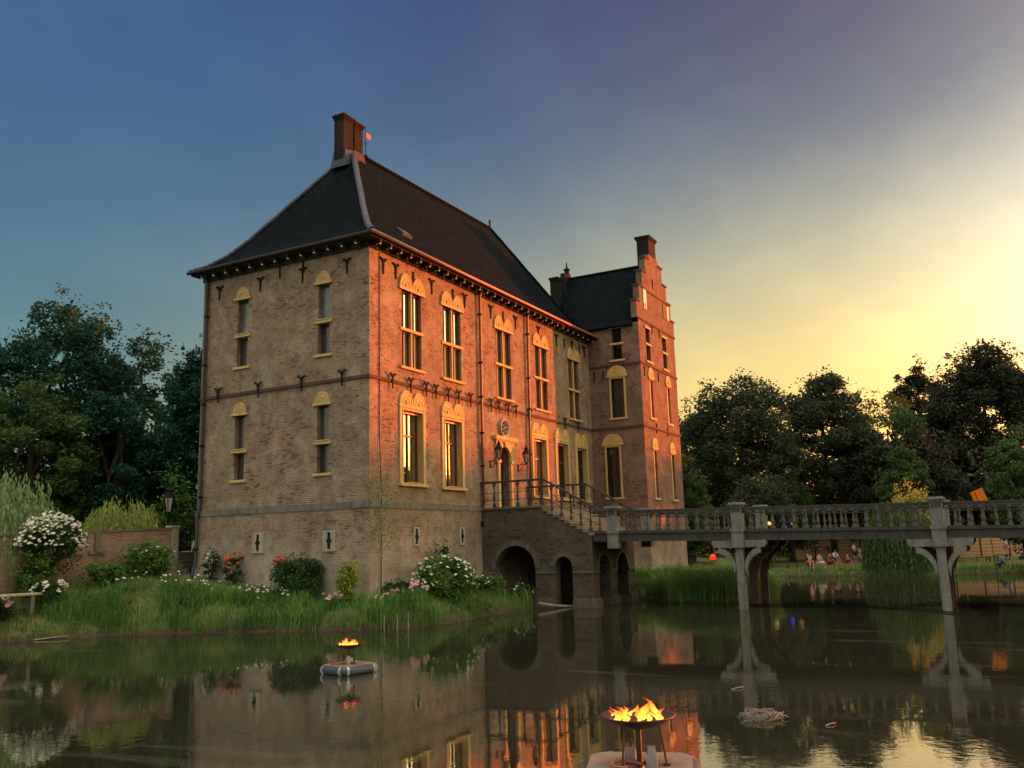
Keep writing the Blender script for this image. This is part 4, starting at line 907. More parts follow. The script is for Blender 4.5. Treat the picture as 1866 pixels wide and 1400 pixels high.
for X in (9.12, 13.62):
    s = -1 if X < 11 else 1
    for Y in (-7.2, -13.0, -20.9, -28.8):
        z = dz(Y); w = .27; mb = MB()
        mb.box(X - w + .03, X + w - .03, Y - w + .03, Y + w - .03, z + .04, z + .98)
        mb.box(X - w, X + w, Y - w, Y + w, z + .98, z + 1.05); mb.box(X - w - .07, X + w + .07, Y - w - .07, Y + w + .07, z + 1.05, z + 1.13); mb.box(X - w - .02, X + w + .02, Y - w - .02, Y + w + .02, z + 1.13, z + 1.17)
        mb.box(X - w - .03, X + w + .03, Y - w - .03, Y + w + .03, z - .09, z + .035)
        mb.box(X - w - .0, X + w, Y - w, Y + w, z - .16, z - .095); mb.box(X - w + .01, X + w - .01, Y - w + .01, Y + w - .01, z - .78, z - .165)
        po = build(mb, 'post', 'post_paint', bridge, bevel=.012)
        mb = MB(); mb.m = 0
        for k in (-1, 0, 1):      # carved drops under the cap
            for fr in (Fr((X + s * (w - .03), Y, 0), (0, s, 0), (s, 0, 0)), Fr((X, Y - w + .03, 0), (1, 0, 0), (0, -1, 0))):
                u = k * .13; mb.prism(fr, [(u - .045, z + .80), (u, z + .74), (u + .045, z + .80), (u + .045, z + .96), (u - .045, z + .96)], .0, .035)
        build(mb, 'carving', 'bridge_dark', po)
def trestle(Y):
    z = dz(Y) - .46
    for X, m in ((9.14, 'post_paint'), (11.35, 'pile_wood'), (13.4, 'pile_wood')):
        mb = MB(); mb.box(X - .17, X + .17, Y - .17, Y + .17, -1.0, z - .32); pile = build(mb, 'pile', m, bridge, bevel=.02)
        mb = MB(); L = 1.18
        mb.prism(Fr((X, Y, 0), (0, -1, 0), (-1, 0, 0)), [(-L, z - .17), (-L + .1, z - .30), (L - .1, z - .30), (L, z - .17), (L, z), (-L, z)], -.15, .15); build(mb, 'head_beam', m if m != 'pile_wood' else 'pile_wood', bridge)
        for s in (-1, 1):
            fr = Fr((X, Y, 0), (0, -1, 0), (-1, 0, 0)); a, b = [], []
            for k in range(9):
                t = k / 8; u = .17 + .75 * (1 - math.cos(t * math.pi / 2)) ** .9; zz = z - 1.15 + .85 * math.sin(t * math.pi / 2)
                a.append((s * u, zz)); b.append((s * (u - .02 + .12 * (1 - t)), zz - .30 + .05 * t))
            mb = MB()
            for k in range(8):
                q = [b[k], b[k + 1], a[k + 1], a[k]]; mb.prism(fr, q if s > 0 else q[::-1], -.13, .13)
            build(mb, 'brace', m, bridge)
for Y in (-13.0, -20.9, -28.8): trestle(Y)

# ------------------------------------------------------------------ plants
def quads_mesh(name, V, tint, mat, parent=None, k=4, loc=None):
    """V: (n, k, 3) faces in world space"""
    n = V.shape[0]; me = bpy.data.meshes.new(name); org = np.array(wloc(parent)) if parent is not None else np.zeros(3)
    if loc is not None: org = org + np.array(loc)
    me.vertices.add(n * k); me.vertices.foreach_set('co', (V - org).astype(np.float32).ravel())
    me.loops.add(n * k); me.loops.foreach_set('vertex_index', np.arange(n * k, dtype=np.int32))
    me.polygons.add(n); me.polygons.foreach_set('loop_start', np.arange(0, n * k, k, dtype=np.int32)); me.polygons.foreach_set('loop_total', np.full(n, k, dtype=np.int32))
    at = me.attributes.new('tint', 'FLOAT', 'POINT'); at.data.foreach_set('value', np.repeat(tint, k).astype(np.float32))
    me.materials.append(MATS[mat]); me.update(calc_edges=True)
    o = link(name, me, parent)
    if loc is not None: o.location = loc
    return o
def leaf_quads(rng, P, size, up=0.35, aspect=0.55):
    n = len(P); d = rng.normal(size=(n, 3)); d[:, 2] = d[:, 2] * 0.6 - up * .3; d /= np.linalg.norm(d, axis=1)[:, None]
    e = np.cross(d, rng.normal(size=(n, 3))); e /= np.linalg.norm(e, axis=1)[:, None]
    s = size * rng.uniform(.6, 1.35, (n, 1)); a = d * s * .5; b = e * s * .5 * aspect
    return np.stack([P - a, P + b, P + a, P - b], 1)
def clump_points(rng, centers, radii, per, squash=.75):
    out, tint = [], []
    for c, r in zip(centers, radii):
        m = max(8, int(per * (r / radii.mean()) ** 2)); q = rng.normal(size=(m, 3)); q /= np.linalg.norm(q, axis=1)[:, None]
        q *= (rng.uniform(0.25, 1.08, (m, 1)) ** .55) * r; q[:, 2] *= squash
        out.append(c + q); t0 = rng.uniform(.05, .75); tint.append(np.clip(t0 + rng.normal(0, .16, m), 0, 1))
    return np.concatenate(out), np.concatenate(tint)
def crown_clumps(rng, c, rad, n, lo=.45):
    q = rng.normal(size=(n, 3)); q /= np.linalg.norm(q, axis=1)[:, None]; q *= rng.uniform(lo, 1.0, (n, 1)) ** .6
    q[:, 2] = np.where(q[:, 2] < -.75, -.75, q[:, 2]); return np.array(c) + q * np.array(rad)
def tree(kind, label, x, y, ztop, rx, ry, mat, n_cl=70, per=150, size=.42, zlow=None, seed=1, group=None, trunk_r=.32, clr=.27, lean=(0, 0)):
    rng = np.random.default_rng(seed); g = gz(x, y)
    root = thing(kind, label, 'tree', (x, y, g), group)
    zl = g + (ztop - g) * .14 if zlow is None else zlow
    c = np.array([x + lean[0], y + lean[1], (ztop + zl) / 2]); rad = np.array([rx, ry, (ztop - zl) / 2])
    cl = crown_clumps(rng, c, rad * .86, n_cl); rr = rng.uniform(.55, 1.25, n_cl) * clr * min(rx, ry, rad[2]) * 1.0
    P, t = clump_points(rng, cl, rr, per)
    # small sprays at the rim so that the outline breaks up
    m = int(len(P) * .10 / 16); q = rng.normal(size=(m, 3)); q /= np.linalg.norm(q, axis=1)[:, None]; ex = c + q * rad * rng.uniform(.78, .97, (m, 1)); ex = ex[ex[:, 2] > zl]
    sp = np.repeat(ex, 16, 0); sp = sp + rng.normal(0, 1, sp.shape) * np.repeat(rng.uniform(.5, 1.5, len(ex)), 16)[:, None] * size * .9
    P = np.concatenate([P, sp]); t = np.concatenate([t, np.repeat(rng.uniform(.1, .8, len(ex)), 16)])
    quads_mesh('crown', leaf_quads(rng, P, size), t, mat, root)
    mb = MB(); top = Vector((x + lean[0] * .7, y + lean[1] * .7, g + (ztop - g) * .72))
    mb.tube([(x, y, g - .3), (x + lean[0] * .2 + .1, y, g + (ztop - g) * .25), (x + lean[0] * .5 - .1, y + lean[1] * .4, g + (ztop - g) * .5), top], trunk_r, 8, trunk_r * .25)
    for k in range(9):
        tt = .3 + .055 * k; b = Vector((x + lean[0] * tt, y + lean[1] * tt, g + (ztop - g) * tt)); e = Vector(cl[(k * 7) % n_cl]); mb.tube([b, b.lerp(e, .5) + Vector((0, 0, .4)), e], trunk_r * .38, 5, .03)
    build(mb, 'trunk', 'bark', root)
    return root
def willow(kind, label, x, y, ztop, r, mat, n=420, seed=1, zbot=None, size=.3, cat='tree', trunk=True):
    rng = np.random.default_rng(seed); g = gz(x, y); root = thing(kind, label, cat, (x, y, g)); Q, T = [], []
    zb = g + .25 if zbot is None else zbot; ax = (ztop - zb)
    for k in range(n):
        a = rng.uniform(0, 2 * math.pi); s = math.sqrt(rng.uniform(0.0, 1)); px, py = x + r * s * math.cos(a), y + r * s * math.sin(a)
        lob = 1 + .16 * math.sin(2.3 * a + seed) * s + .12 * math.sin(5.1 * a + 2 * seed) * s - .16 * abs(math.sin(1.7 * px + 2.1 * py + seed)); z0 = zb + ax * (1.08 - .5 * s ** 2.2) * lob * rng.uniform(.74, 1.0); L = min(z0 - zb, ax * rng.uniform(.25, .8)); m = max(5, int(L / .16)); t0 = rng.uniform(.1, .9)
        f = np.linspace(0, 1, m)[:, None]; base = np.array([px, py, z0]) + np.concatenate([.25 * np.cos(a) * f ** .6, .25 * np.sin(a) * f ** .6, -L * f], 1) + rng.normal(0, .04, (m, 3))
        d = np.concatenate([rng.normal(0, .25, (m, 2)), -np.ones((m, 1))], 1); d /= np.linalg.norm(d, axis=1)[:, None]; e = np.cross(d, rng.normal(size=(m, 3))); e /= np.linalg.norm(e, axis=1)[:, None]
        sz = size * rng.uniform(.7, 1.3, (m, 1)); Q.append(np.stack([base, base + d * sz * .5 + e * sz * .14, base + d * sz, base + d * sz * .5 - e * sz * .14], 1)); T.append(np.clip(t0 + rng.normal(0, .1, m), 0, 1))
    quads_mesh('crown', np.concatenate(Q), np.concatenate(T), mat, root)
    if trunk:
        mb = MB(); mb.tube([(x, y, g - .2), (x + .1, y, g + ax * .4), (x, y + .1, g + ax * .8)], .22, 7, .08)
        for k in range(6): t = k * 1.05; mb.tube([(x, y, g + ax * .5), (x + r * .4 * math.cos(t), y + r * .4 * math.sin(t), g + ax * .85), (x + r * .8 * math.cos(t), y + r * .8 * math.sin(t), g + ax * .72)], .07, 5, .02)
        build(mb, 'trunk', 'bark', root)
    return root
def shrub(kind, label, x, y, rx, ry, h, mat, n_cl=26, per=90, size=.13, seed=1, group=None, blossoms=None, cat='shrub', zoff=0.0, dense=.9):
    """blossoms = (material, count, size, low fraction)"""
    rng = np.random.default_rng(seed); g = gz(x, y) + zoff; root = thing(kind, label, cat, (x, y, g), group)
    c = np.array([x, y, g + h * .48]); rad = np.array([rx, ry, h * .52])
    cl = crown_clumps(rng, c, rad * .82, n_cl, .3); cl[:, 2] = np.maximum(cl[:, 2], g + .08); rr = rng.uniform(.45, 1.25, n_cl) * .34 * min(rx, ry, h * .6)
    P, t = clump_points(rng, cl, rr, per); sh = crown_clumps(rng, c, rad * 1.02, n_cl * 2, .8); sh = np.repeat(sh, 9, 0) * 1.0; sh = sh + rng.normal(0, size * .7, sh.shape) + np.tile(np.linspace(-.5, .5, 9), len(sh) // 9)[:, None] * np.array([.1, .1, .5]) * h * .3; P = np.concatenate([P, sh]); t = np.concatenate([t, rng.uniform(.3, 1, len(sh))]); P[:, 2] = np.maximum(P[:, 2], g + .02)
    quads_mesh('foliage', leaf_quads(rng, P, size), t, mat, root)
    mb = MB()
    for k in range(7): e = cl[k % n_cl]; mb.tube([(x + .06 * math.cos(k), y + .06 * math.sin(k), g - .1), tuple((np.array([x, y, g + h * .25]) + e) / 2), tuple(e)], .025, 5, .008)
    build(mb, 'stem', 'bark', root)
    if blossoms:
        m_, n_, s_, lo = blossoms; q = rng.normal(size=(n_ * 3, 3)); q /= np.linalg.norm(q, axis=1)[:, None]; q = q[q[:, 2] > lo][:n_]
        C = c + q * rad * rng.uniform(.9, 1.06, (len(q), 1)); flowers(rng, C, s_, m_, root)
    return root
def flowers(rng, C, s, mat, root, name='blossoms'):
    Q = []
    for c in C:
        nrm = np.array([rng.normal(0, .4) - .4, rng.normal(0, .4) - .3, 1.0]); nrm /= np.linalg.norm(nrm); a = np.cross(nrm, [0.3, 1, 0.1]); a /= np.linalg.norm(a); b = np.cross(nrm, a); r = s * rng.uniform(.7, 1.25)
        for k in range(7):      # cupped petals in two rows
            t = k * 2 * math.pi / 7 + rng.uniform(0, .3); d = a * math.cos(t) + b * math.sin(t); e = np.cross(nrm, d); l = nrm * .45 + d
            Q.append([c, c + (d * .55 + e * .38 + nrm * .25) * r, c + l * r * .9, c + (d * .55 - e * .38 + nrm * .25) * r])
        for k in range(4):
            t = k * math.pi / 2 + .4; d = a * math.cos(t) + b * math.sin(t); e = np.cross(nrm, d)
            Q.append([c + nrm * .1 * r, c + (d * .3 + e * .3 + nrm * .5) * r, c + (nrm * .8 + d * .3) * r, c + (d * .3 - e * .3 + nrm * .5) * r])
    Q = np.array(Q); return quads_mesh(name, Q, rng.uniform(0, 1, len(Q)), mat, root)
def blades(rng, X, Y, h, w, bend, mat, name, label=None, kind='stuff', parent=None, zoff=-.03, cat=None):
    n = len(X); Z = ground_z(X, Y) + zoff if parent is None or True else 0
    Z = np.maximum(Z, -.08)
    a = rng.uniform(0, 2 * math.pi, n); dx, dy = np.cos(a), np.sin(a); L = h * rng.uniform(.55, 1.25, n); B = bend * rng.uniform(.2, 1.3, n) * L; wv = w * rng.uniform(.7, 1.3, n)
    px, py = -dy * wv, dx * wv; P0 = np.stack([X, Y, Z], 1); side = np.stack([px, py, 0 * px], 1); dr = np.stack([dx, dy, 0 * dx], 1)
    P1 = P0 + dr * (B * .35)[:, None] + np.array([0, 0, 1]) * (L * .62)[:, None]; P2 = P0 + dr * B[:, None] + np.array([0, 0, 1]) * (L * (1 - .35 * np.minimum(bend, 1.2)))[:, None]
    q1 = np.stack([P0 - side, P0 + side, P1 + side * .8, P1 - side * .8], 1); q2 = np.stack([P1 - side * .8, P1 + side * .8, P2 + side * .12, P2 - side * .12], 1)
    t = np.clip(rng.uniform(0, 1, n) * .7 + .3 * np.sin(X * 1.3) * np.sin(Y * 1.7), 0, 1)
    o = quads_mesh(name, np.concatenate([q1, q2]), np.concatenate([t, t]), mat, parent)
    if parent is None: tag(o, label, cat, None, kind)
    return o

# far wood: the mass of trees that closes the view on every side of the park
def far_wood():
    rng = np.random.default_rng(5); C, Rr = [], []
    for k in range(520):
        a = rng.uniform(-2.2, 2.6); d = rng.uniform(118, 165)
        if -0.75 < a < -0.40: continue
        cx_, cy_ = 5 + d * math.cos(a), d * math.sin(a); h = rng.uniform(5, 11) + 2.0 * math.sin(a * 9)
        for q in range(2): C.append((cx_ + rng.normal(0, 2), cy_ + rng.normal(0, 2), rng.uniform(1.5, h))); Rr.append(rng.uniform(2.0, 3.6))
    P, t = clump_points(rng, np.array(C), np.array(Rr), 60); o = quads_mesh('far_wood', leaf_quads(rng, P, 1.3, aspect=.8), t, 'leaf_dusk'); tag(o, 'dark belt of far woodland behind the park lawn', 'wood', None, 'stuff')
far_wood()
def understory():
    rng = np.random.default_rng(15); C, Rr = [], []
    for k in range(430):
        y = rng.uniform(-48, 14); x = rng.uniform(70, 86); C.append((x, y, rng.uniform(.6, 12.5))); Rr.append(rng.uniform(1.2, 2.4))
    for k in range(150):
        t = rng.uniform(0, 1); x = -22 + 40 * t; y = 29 + 6 * rng.random() + 3 * t; C.append((x, y, rng.uniform(2.4, 7.5))); Rr.append(rng.uniform(1.0, 2.0))
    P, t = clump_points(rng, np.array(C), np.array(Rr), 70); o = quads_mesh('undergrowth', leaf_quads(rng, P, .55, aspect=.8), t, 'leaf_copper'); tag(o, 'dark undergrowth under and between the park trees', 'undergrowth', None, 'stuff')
understory()

# trees left of the castle
tree('broadleaf_tree', 'tallest dark broadleaf tree at the far left against the blue sky', 3.2, 24.8, 19.6, 4.3, 4.0, 'leaf_deep', 110, 342, 0.24, 2.6, 11, 'trees left of the castle', clr=.25)
tree('broadleaf_tree', 'dark tree with sky gaps between the tallest left tree and the castle', 10.4, 26.8, 18.8, 3.7, 3.6, 'leaf_deep', 64, 306, 0.24, 3.0, 12, 'trees left of the castle', clr=.24)
tree('broadleaf_tree', 'dark tree half hidden behind the castle wall with its downpipe', 6.4, 16.6, 16.4, 2.7, 2.6, 'leaf_deep', 95, 306, 0.20, 3.0, 13, 'trees left of the castle', clr=.27)
tree('broadleaf_tree', 'dark tree cut by the left edge of the view behind the garden wall', -3.0, 25.3, 17.0, 3.0, 3.0, 'leaf_deep', 80, 306, 0.23, 2.4, 14, 'trees left of the castle')
tree('broadleaf_tree', 'lower mid green tree in front of the tallest left tree', -1.0, 21.2, 13.2, 3.6, 2.6, 'leaf_mid', 70, 270, 0.20, 2.4, 15, 'trees left of the castle')
tree('broadleaf_tree', 'lower dark tree between the garden lamp and the tallest left tree', 3.6, 20.4, 12.8, 3.4, 2.4, 'leaf_deep', 80, 288, 0.20, 2.2, 16, 'trees left of the castle')
tree('broadleaf_tree', 'tree filling the gap low behind the lime green shrub by the wall', 8.6, 22.5, 11.5, 3.2, 2.6, 'leaf_deep', 70, 270, 0.20, 2.2, 17, 'trees left of the castle')
willow('weeping_willow', 'pale green weeping willow at the far left behind the garden wall', -7.3, 13.8, 6.9, 2.25, 'leaf_willow', 640, 21, 2.6, .26)
# trees beyond the moat on the right
G = 'trees beyond the moat'
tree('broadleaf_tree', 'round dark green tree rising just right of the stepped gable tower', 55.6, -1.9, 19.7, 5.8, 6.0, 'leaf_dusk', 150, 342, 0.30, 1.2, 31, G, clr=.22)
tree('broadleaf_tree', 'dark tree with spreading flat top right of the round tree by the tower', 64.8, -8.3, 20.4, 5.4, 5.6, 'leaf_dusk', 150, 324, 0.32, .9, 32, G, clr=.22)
tree('broadleaf_tree', 'dark tree peeping out behind the stepped gable tower', 59.5, 4.6, 18.2, 3.3, 3.6, 'leaf_dusk', 80, 270, 0.30, 1.5, 33, G)
tree('slender_tree', 'slim pointed tree on the skyline, leftmost of the three slim ones', 89.6, -13.9, 23.6, 1.5, 1.5, 'leaf_copper', 46, 162, 0.33, 8, 34, G, clr=.5)
tree('slender_tree', 'slim pointed tree on the skyline, tallest of the three slim ones', 89.7, -16.1, 25.0, 1.7, 1.7, 'leaf_copper', 46, 162, 0.33, 9, 35, G, clr=.5)
tree('slender_tree', 'slim pointed tree on the skyline nearest the great dark tree', 91.8, -18.3, 23.9, 1.4, 1.4, 'leaf_copper', 42, 162, 0.33, 8, 36, G, clr=.5)
tree('broadleaf_tree', 'lower hazy tree in the dip of the skyline under the slim trees', 79.4, -13.0, 19.6, 5.4, 5.6, 'leaf_mid', 100, 234, 0.33, 2.0, 37, G)
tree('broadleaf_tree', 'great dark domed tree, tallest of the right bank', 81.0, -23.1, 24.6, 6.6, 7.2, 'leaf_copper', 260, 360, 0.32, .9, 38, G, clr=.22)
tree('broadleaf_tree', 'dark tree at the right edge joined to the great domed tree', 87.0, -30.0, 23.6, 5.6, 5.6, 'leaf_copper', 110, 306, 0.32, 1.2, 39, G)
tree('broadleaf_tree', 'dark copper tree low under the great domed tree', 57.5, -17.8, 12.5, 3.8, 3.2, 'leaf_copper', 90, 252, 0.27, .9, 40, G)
tree('broadleaf_tree', 'dark copper tree low between the spreading tree and the hazy one', 62.5, -12.8, 12.8, 3.6, 3.2, 'leaf_copper', 90, 252, 0.27, .9, 41, G)
tree('garden_tree', 'fresh green low tree beside the foot of the stepped gable tower', 33.8, -2.9, 9.6, 2.2, 2.0, 'leaf_mid', 60, 270, 0.19, .9, 42, G)
tree('garden_tree', 'bushy low tree with golden rim in front of the spreading tree', 58.4, -5.4, 8.8, 3.3, 2.8, 'leaf_mid', 60, 252, 0.19, .8, 43, G)
tree('garden_tree', 'mid green tree standing before the dark copper trees', 52.6, -16.3, 10.8, 2.8, 2.4, 'leaf_mid', 70, 252, 0.22, .8, 44, G)
tree('garden_tree', 'mid green tree at the right edge in front of the great domed tree', 42.5, -24.6, 10.8, 2.4, 2.2, 'leaf_mid', 70, 270, 0.20, .7, 45, G)
tree('garden_tree', 'dark low tree between the round tree and the bushy golden one', 47.5, -5.3, 8.6, 3.4, 3.0, 'leaf_dusk', 70, 252, 0.22, .8, 46, G)
willow('weeping_willow', 'green weeping willow trailing over the far bank under the bridge', 42.6, -16.2, 5.6, 2.5, 'leaf_mid', 520, 84, 0.11, .34)
shrub('golden_shrub', 'golden topped shrub showing just above the bridge rail', 45.6, -17.2, 2.0, 1.8, 6.5, 'leaf_yellow', 60, 120, .20, 48)
# trees south of the bridge, outside the view: they shade the foot of the castle in the low sun
def row_tree(i, px, py, zt, r): tree('broadleaf_tree', 'park tree south of the bridge beyond the right edge of the view', px, py, zt, r, r, 'leaf_dusk', 80, 110, .6, .6, 60 + i, 'park trees south of the bridge')
SHADE = [(-31, 13.5), (-25, 13.5), (-19, 14.0), (-13, 15.0), (-7.5, 16.8), (-2.5, 17.8), (2.5, 17.6), (7.5, 16.6), (12.5, 14.6), (17.5, 12.6), (22.5, 11.9), (27.5, 11.6), (32.5, 11.6)]
for i, (xf, zt) in enumerate(SHADE):
    t = 108.0 + 5 * (i % 2); row_tree(i, xf + t * math.cos(SUN_AZ), t * math.sin(SUN_AZ), zt + (t - 108) * .08, 3.3)

# garden behind the wall on the left
willow('lime_shrub', 'lime green feathery rounded shrub behind the garden wall', -1.2, 13.7, 5.9, 1.75, 'leaf_light', 520, 51, 2.9, .26, 'shrub', False)
shrub('garden_shrub', 'green leafy shrub behind the wall beside the castle corner', 1.55, 13.4, 1.15, 1.0, 5.4, 'leaf_flower', 36, 130, .17, 52)
shrub('garden_shrub', 'low green shrub behind the wall left of the garden lamp', 1.0, 14.4, .9, .9, 3.4, 'leaf_flower', 28, 120, .17, 53)

# garden wall
GW = Fr((0, 11.9, 0), (1, 0, 0), (0, -1, 0))
gw = thing('garden_wall', 'long weathered red brick garden wall left of the castle', 'wall', (-8, 11.9, 1.4))
mb = MB(); mb.prism(GW, [(-34, .8), (.15, .8), (.15, 4.18), (-9, 3.88), (-34, 3.4)], -.34, 0.0); build(mb, 'wall', 'garden_brick', gw)
mb = MB(); mb.prism(GW, [(-34, 3.402), (-9, 3.882), (.13, 4.182), (.13, 4.27), (-9, 3.97), (-34, 3.49)], -.38, .05); build(mb, 'coping', 'band_stone', gw)
mb = MB(); mb.fbox(GW, .16, .56, -.36, .05, 1.0, 4.28); mb.fbox(GW, .12, .60, -.4, .09, 4.281, 4.38); build(mb, 'end_pier', 'pale_stone', gw)
mb = MB(); mb.fbox(GW, -4.02, -3.78, 0, .12, 3.2, 4.1); mb.fbox(GW, -4.3, -3.5, 0.0, .1, 3.1, 3.25); build(mb, 'buttress', 'band_stone', gw)
for x in (-7.2, -3.9, -1.4, -.2):
    mb = MB(); mb.tube([(x, 11.82, 1.4), (x + .02, 11.84, 2.6), (x, 11.83, 3.0)], .022, 5); build(mb, 'iron_rod', 'gutter_paint', gw)
gs = thing('garden_steps', 'grey stone garden steps between the wall end and the castle corner', 'steps', (1.2, 11.6, 1.9))
for k in range(7):
    mb = MB(); mb.box(.58, 2.6, 10.75 + .26 * k, 12.9, 1.72 + .20 * k, 1.85 + .20 * k); mb.box(.58, 2.6, 10.71 + .26 * k, 12.9, 1.85 + .20 * k, 1.918 + .20 * k); build(mb, 'step', 'band_stone', gs)
mb = MB(); mb.tube([(.56, 10.6, 1.6), (.56, 10.6, 2.95), (.56, 10.9, 3.2), (.56, 11.7, 3.75)], .022, 6); mb.tube([(.56, 11.0, 2.0), (.56, 11.0, 3.2)], .018, 5); build(mb, 'handrail', 'iron', gs)
gp = thing('garden_gate', 'dark wooden garden gate at the top of the stone steps', 'gate', (1.6, 12.95, 3.2))
mb = MB()
for k in range(8): mb.box(.75 + .2 * k, .93 + .2 * k, 12.95, 12.99, 3.15, 4.1)
build(mb, 'board_panel', 'dark_wood', gp)
mb = MB(); mb.box(.7, 2.4, 12.99, 13.04, 3.3, 3.4); mb.box(.7, 2.4, 12.99, 13.04, 3.85, 3.95); build(mb, 'gate_frame', 'dark_wood', gp)
# garden lamp
LX, LY = .72, 12.8
lp = thing('garden_lamp', 'old black iron garden lamp post behind the brick wall', 'lamp post', (LX, LY, 1.9))
mb = MB(); mb.lathe((LX, LY, 1.6), [(.16, 0), (.16, .5), (.09, .7), (.06, 1.0), (.05, 3.2), (.07, 3.22), (.07, 3.3), (.04, 3.4)], 8); build(mb, 'post', 'iron', lp, smooth=True)
mb = MB(); c = Vector((LX, LY, 5.0))
for k in range(4): t = k * math.pi / 2 + .6; mb.tube([c + Vector((.12 * math.cos(t), .12 * math.sin(t), .05)), c + Vector((.26 * math.cos(t), .26 * math.sin(t), .75))], .018, 4)
mb.lathe(c, [(.05, 0), (.15, .04), (.15, .07), (0, .07)], 8); mb.lathe(c + Vector((0, 0, .75)), [(0, 0), (.31, 0), (.29, .06), (.14, .3), (.14, .36), (.17, .38), (.05, .52), (.02, .66)], 8); build(mb, 'lantern_frame', 'iron', lp)
mb = MB(); mb.lathe(c + Vector((0, 0, .07)), [(.11, 0), (.24, .67)], 4); build(mb, 'lamp_glass', 'lamp_glass', lp)

# planting along the castle foot and on the bank
shrub('rose_bush', 'big rose bush covered in white blooms against the garden wall', -6.5, 11.2, 1.45, .75, 2.5, 'leaf_bush', 46, 120, .13, 71, None, ('petal_white', 260, .09, -.05), zoff=.5)
shrub('rose_bush', 'small white rose bush by the pale bench at the far left', -7.1, 10.3, .75, .5, .9, 'leaf_bush', 22, 80, .1, 72, None, ('petal_white', 36, .10, 0), zoff=.05)
shrub('rose_bush', 'pink rose bush at the left edge beside the pale bench', -8.9, 10.6, .5, .5, 1.0, 'leaf_bush', 20, 80, .1, 73, None, ('petal_pink', 22, .11, .1))
shrub('climbing_shrub', 'dark green bush low on the garden wall under the white roses', -7.3, 11.1, .9, .6, 1.9, 'leaf_flower', 26, 100, .13, 74)
shrub('garden_shrub', 'broad green leafy shrub on the bank below the garden steps', -2.4, 10.5, 1.5, .9, 1.5, 'leaf_flower', 44, 120, .14, 75, None, ('petal_white', 10, .06, .2))
shrub('garden_shrub', 'low grey green shrub between the white roses and the garden steps', -4.5, 10.6, 1.0, .7, .9, 'leaf_flower', 26, 100, .12, 76)
shrub('rose_bush', 'orange red rose bush at the left foot of the shaded castle wall', -.45, 7.1, .6, .4, 1.35, 'leaf_bush', 18, 60, .11, 77, None, ('petal_red', 14, .13, .35))
shrub('rose_bush', 'red rose bush in the middle of the shaded castle wall foot', -.4, 4.45, .45, .35, 1.5, 'leaf_bush', 14, 50, .11, 78, None, ('petal_red', 9, .13, .4))
shrub('rose_bush', 'white rose bush left of the orange red one at the castle foot', -.5, 8.5, .45, .35, 1.3, 'leaf_bush', 14, 60, .11, 79, None, ('petal_white', 10, .08, .2))
shrub('box_shrub', 'big rounded dark green shrub against the shaded castle wall', -1.15, 2.75, 1.25, 1.0, 1.75, 'leaf_bush', 70, 170, .1, 80)
shrub('lime_conifer', 'bright lime yellow columnar conifer at the near castle corner', -1.0, .35, .48, .45, 1.65, 'leaf_lime', 40, 110, .11, 81)
shrub('flowering_shrub', 'wide green shrub full of white blooms at the sunny castle wall', 3.0, -1.75, 1.75, 1.15, 2.0, 'leaf_flower', 80, 150, .13, 82, None, ('petal_white', 110, .075, -.25))
shrub('flowering_shrub', 'low green shrub with a few white blooms before the big stair arch', 6.3, -1.7, 1.2, .8, .85, 'leaf_flower', 36, 110, .12, 83, None, ('petal_white', 16, .06, 0))
shrub('flowering_shrub', 'sparse shrub with white blooms by the narrow stair arch', 8.0, -2.9, .6, .5, 1.0, 'leaf_bush', 18, 60, .11, 84, None, ('petal_white', 8, .08, .1))
shrub('wall_shrub', 'dark leafy plant rising behind the white flowering shrub', 4.6, -.5, .7, .35, 2.3, 'leaf_bush', 24, 80, .13, 85)
shrub('wall_shrub', 'low dark plants at the foot of the wall right of the lime conifer', 1.3, -.5, 1.1, .35, .7, 'leaf_bush', 26, 80, .11, 86)
def flower_patch(label, pts, mat, s, h, seed):
    rng = np.random.default_rng(seed); X, Y = np.array(pts).T; x0, y0 = X.mean(), Y.mean(); root = thing('flower_clump', label, 'flowers', (x0, y0, gz(x0, y0)), 'flowers along the bank')
    n = len(X); bx = np.repeat(X, 12) + rng.normal(0, .12, n * 12); by = np.repeat(Y, 12) + rng.normal(0, .12, n * 12); blades(rng, bx, by, h * .95, .012, .35, 'grass_blade', 'leaves', parent=root)
    Z = ground_z(X, Y) + h * rng.uniform(.8, 1.2, n); flowers(rng, np.stack([X, Y, Z], 1), s, mat, root)
rr = np.random.default_rng(9)
def along(p, q, n, w): t = rr.uniform(0, 1, n)[:, None]; return (np.array(p) + (np.array(q) - np.array(p)) * t + rr.normal(0, w, (n, 2))).tolist()
flower_patch('deep pink flower cluster right of the lime conifer on the bank', along((.7, -1.75), (1.15, -1.9), 16, .14), 'petal_pink', .095, .55, 1)
flower_patch('mauve pink flower row under the thin sapling at the castle corner', along((-.9, -1.1), (.3, -1.5), 18, .1), 'petal_pink', .08, .5, 2)
flower_patch('pink flower cluster left of the lime conifer', along((-1.9, .9), (-1.4, .3), 14, .12), 'petal_pink', .085, .5, 3)
flower_patch('white and pink flower row along the grassy bank under the shaded wall', along((-2.6, 4.9), (-2.1, 2.2), 34, .15), 'petal_white', .06, .55, 4)
flower_patch('scattered white flowers in the tall grass at the left castle corner', along((-3.6, 8.2), (-2.9, 5.6), 24, .2), 'petal_white', .055, .6, 5)
flower_patch('pale flowers in the grass below the garden steps', along((-5.0, 9.6), (-3.7, 8.8), 14, .15), 'petal_white', .055, .6, 6)
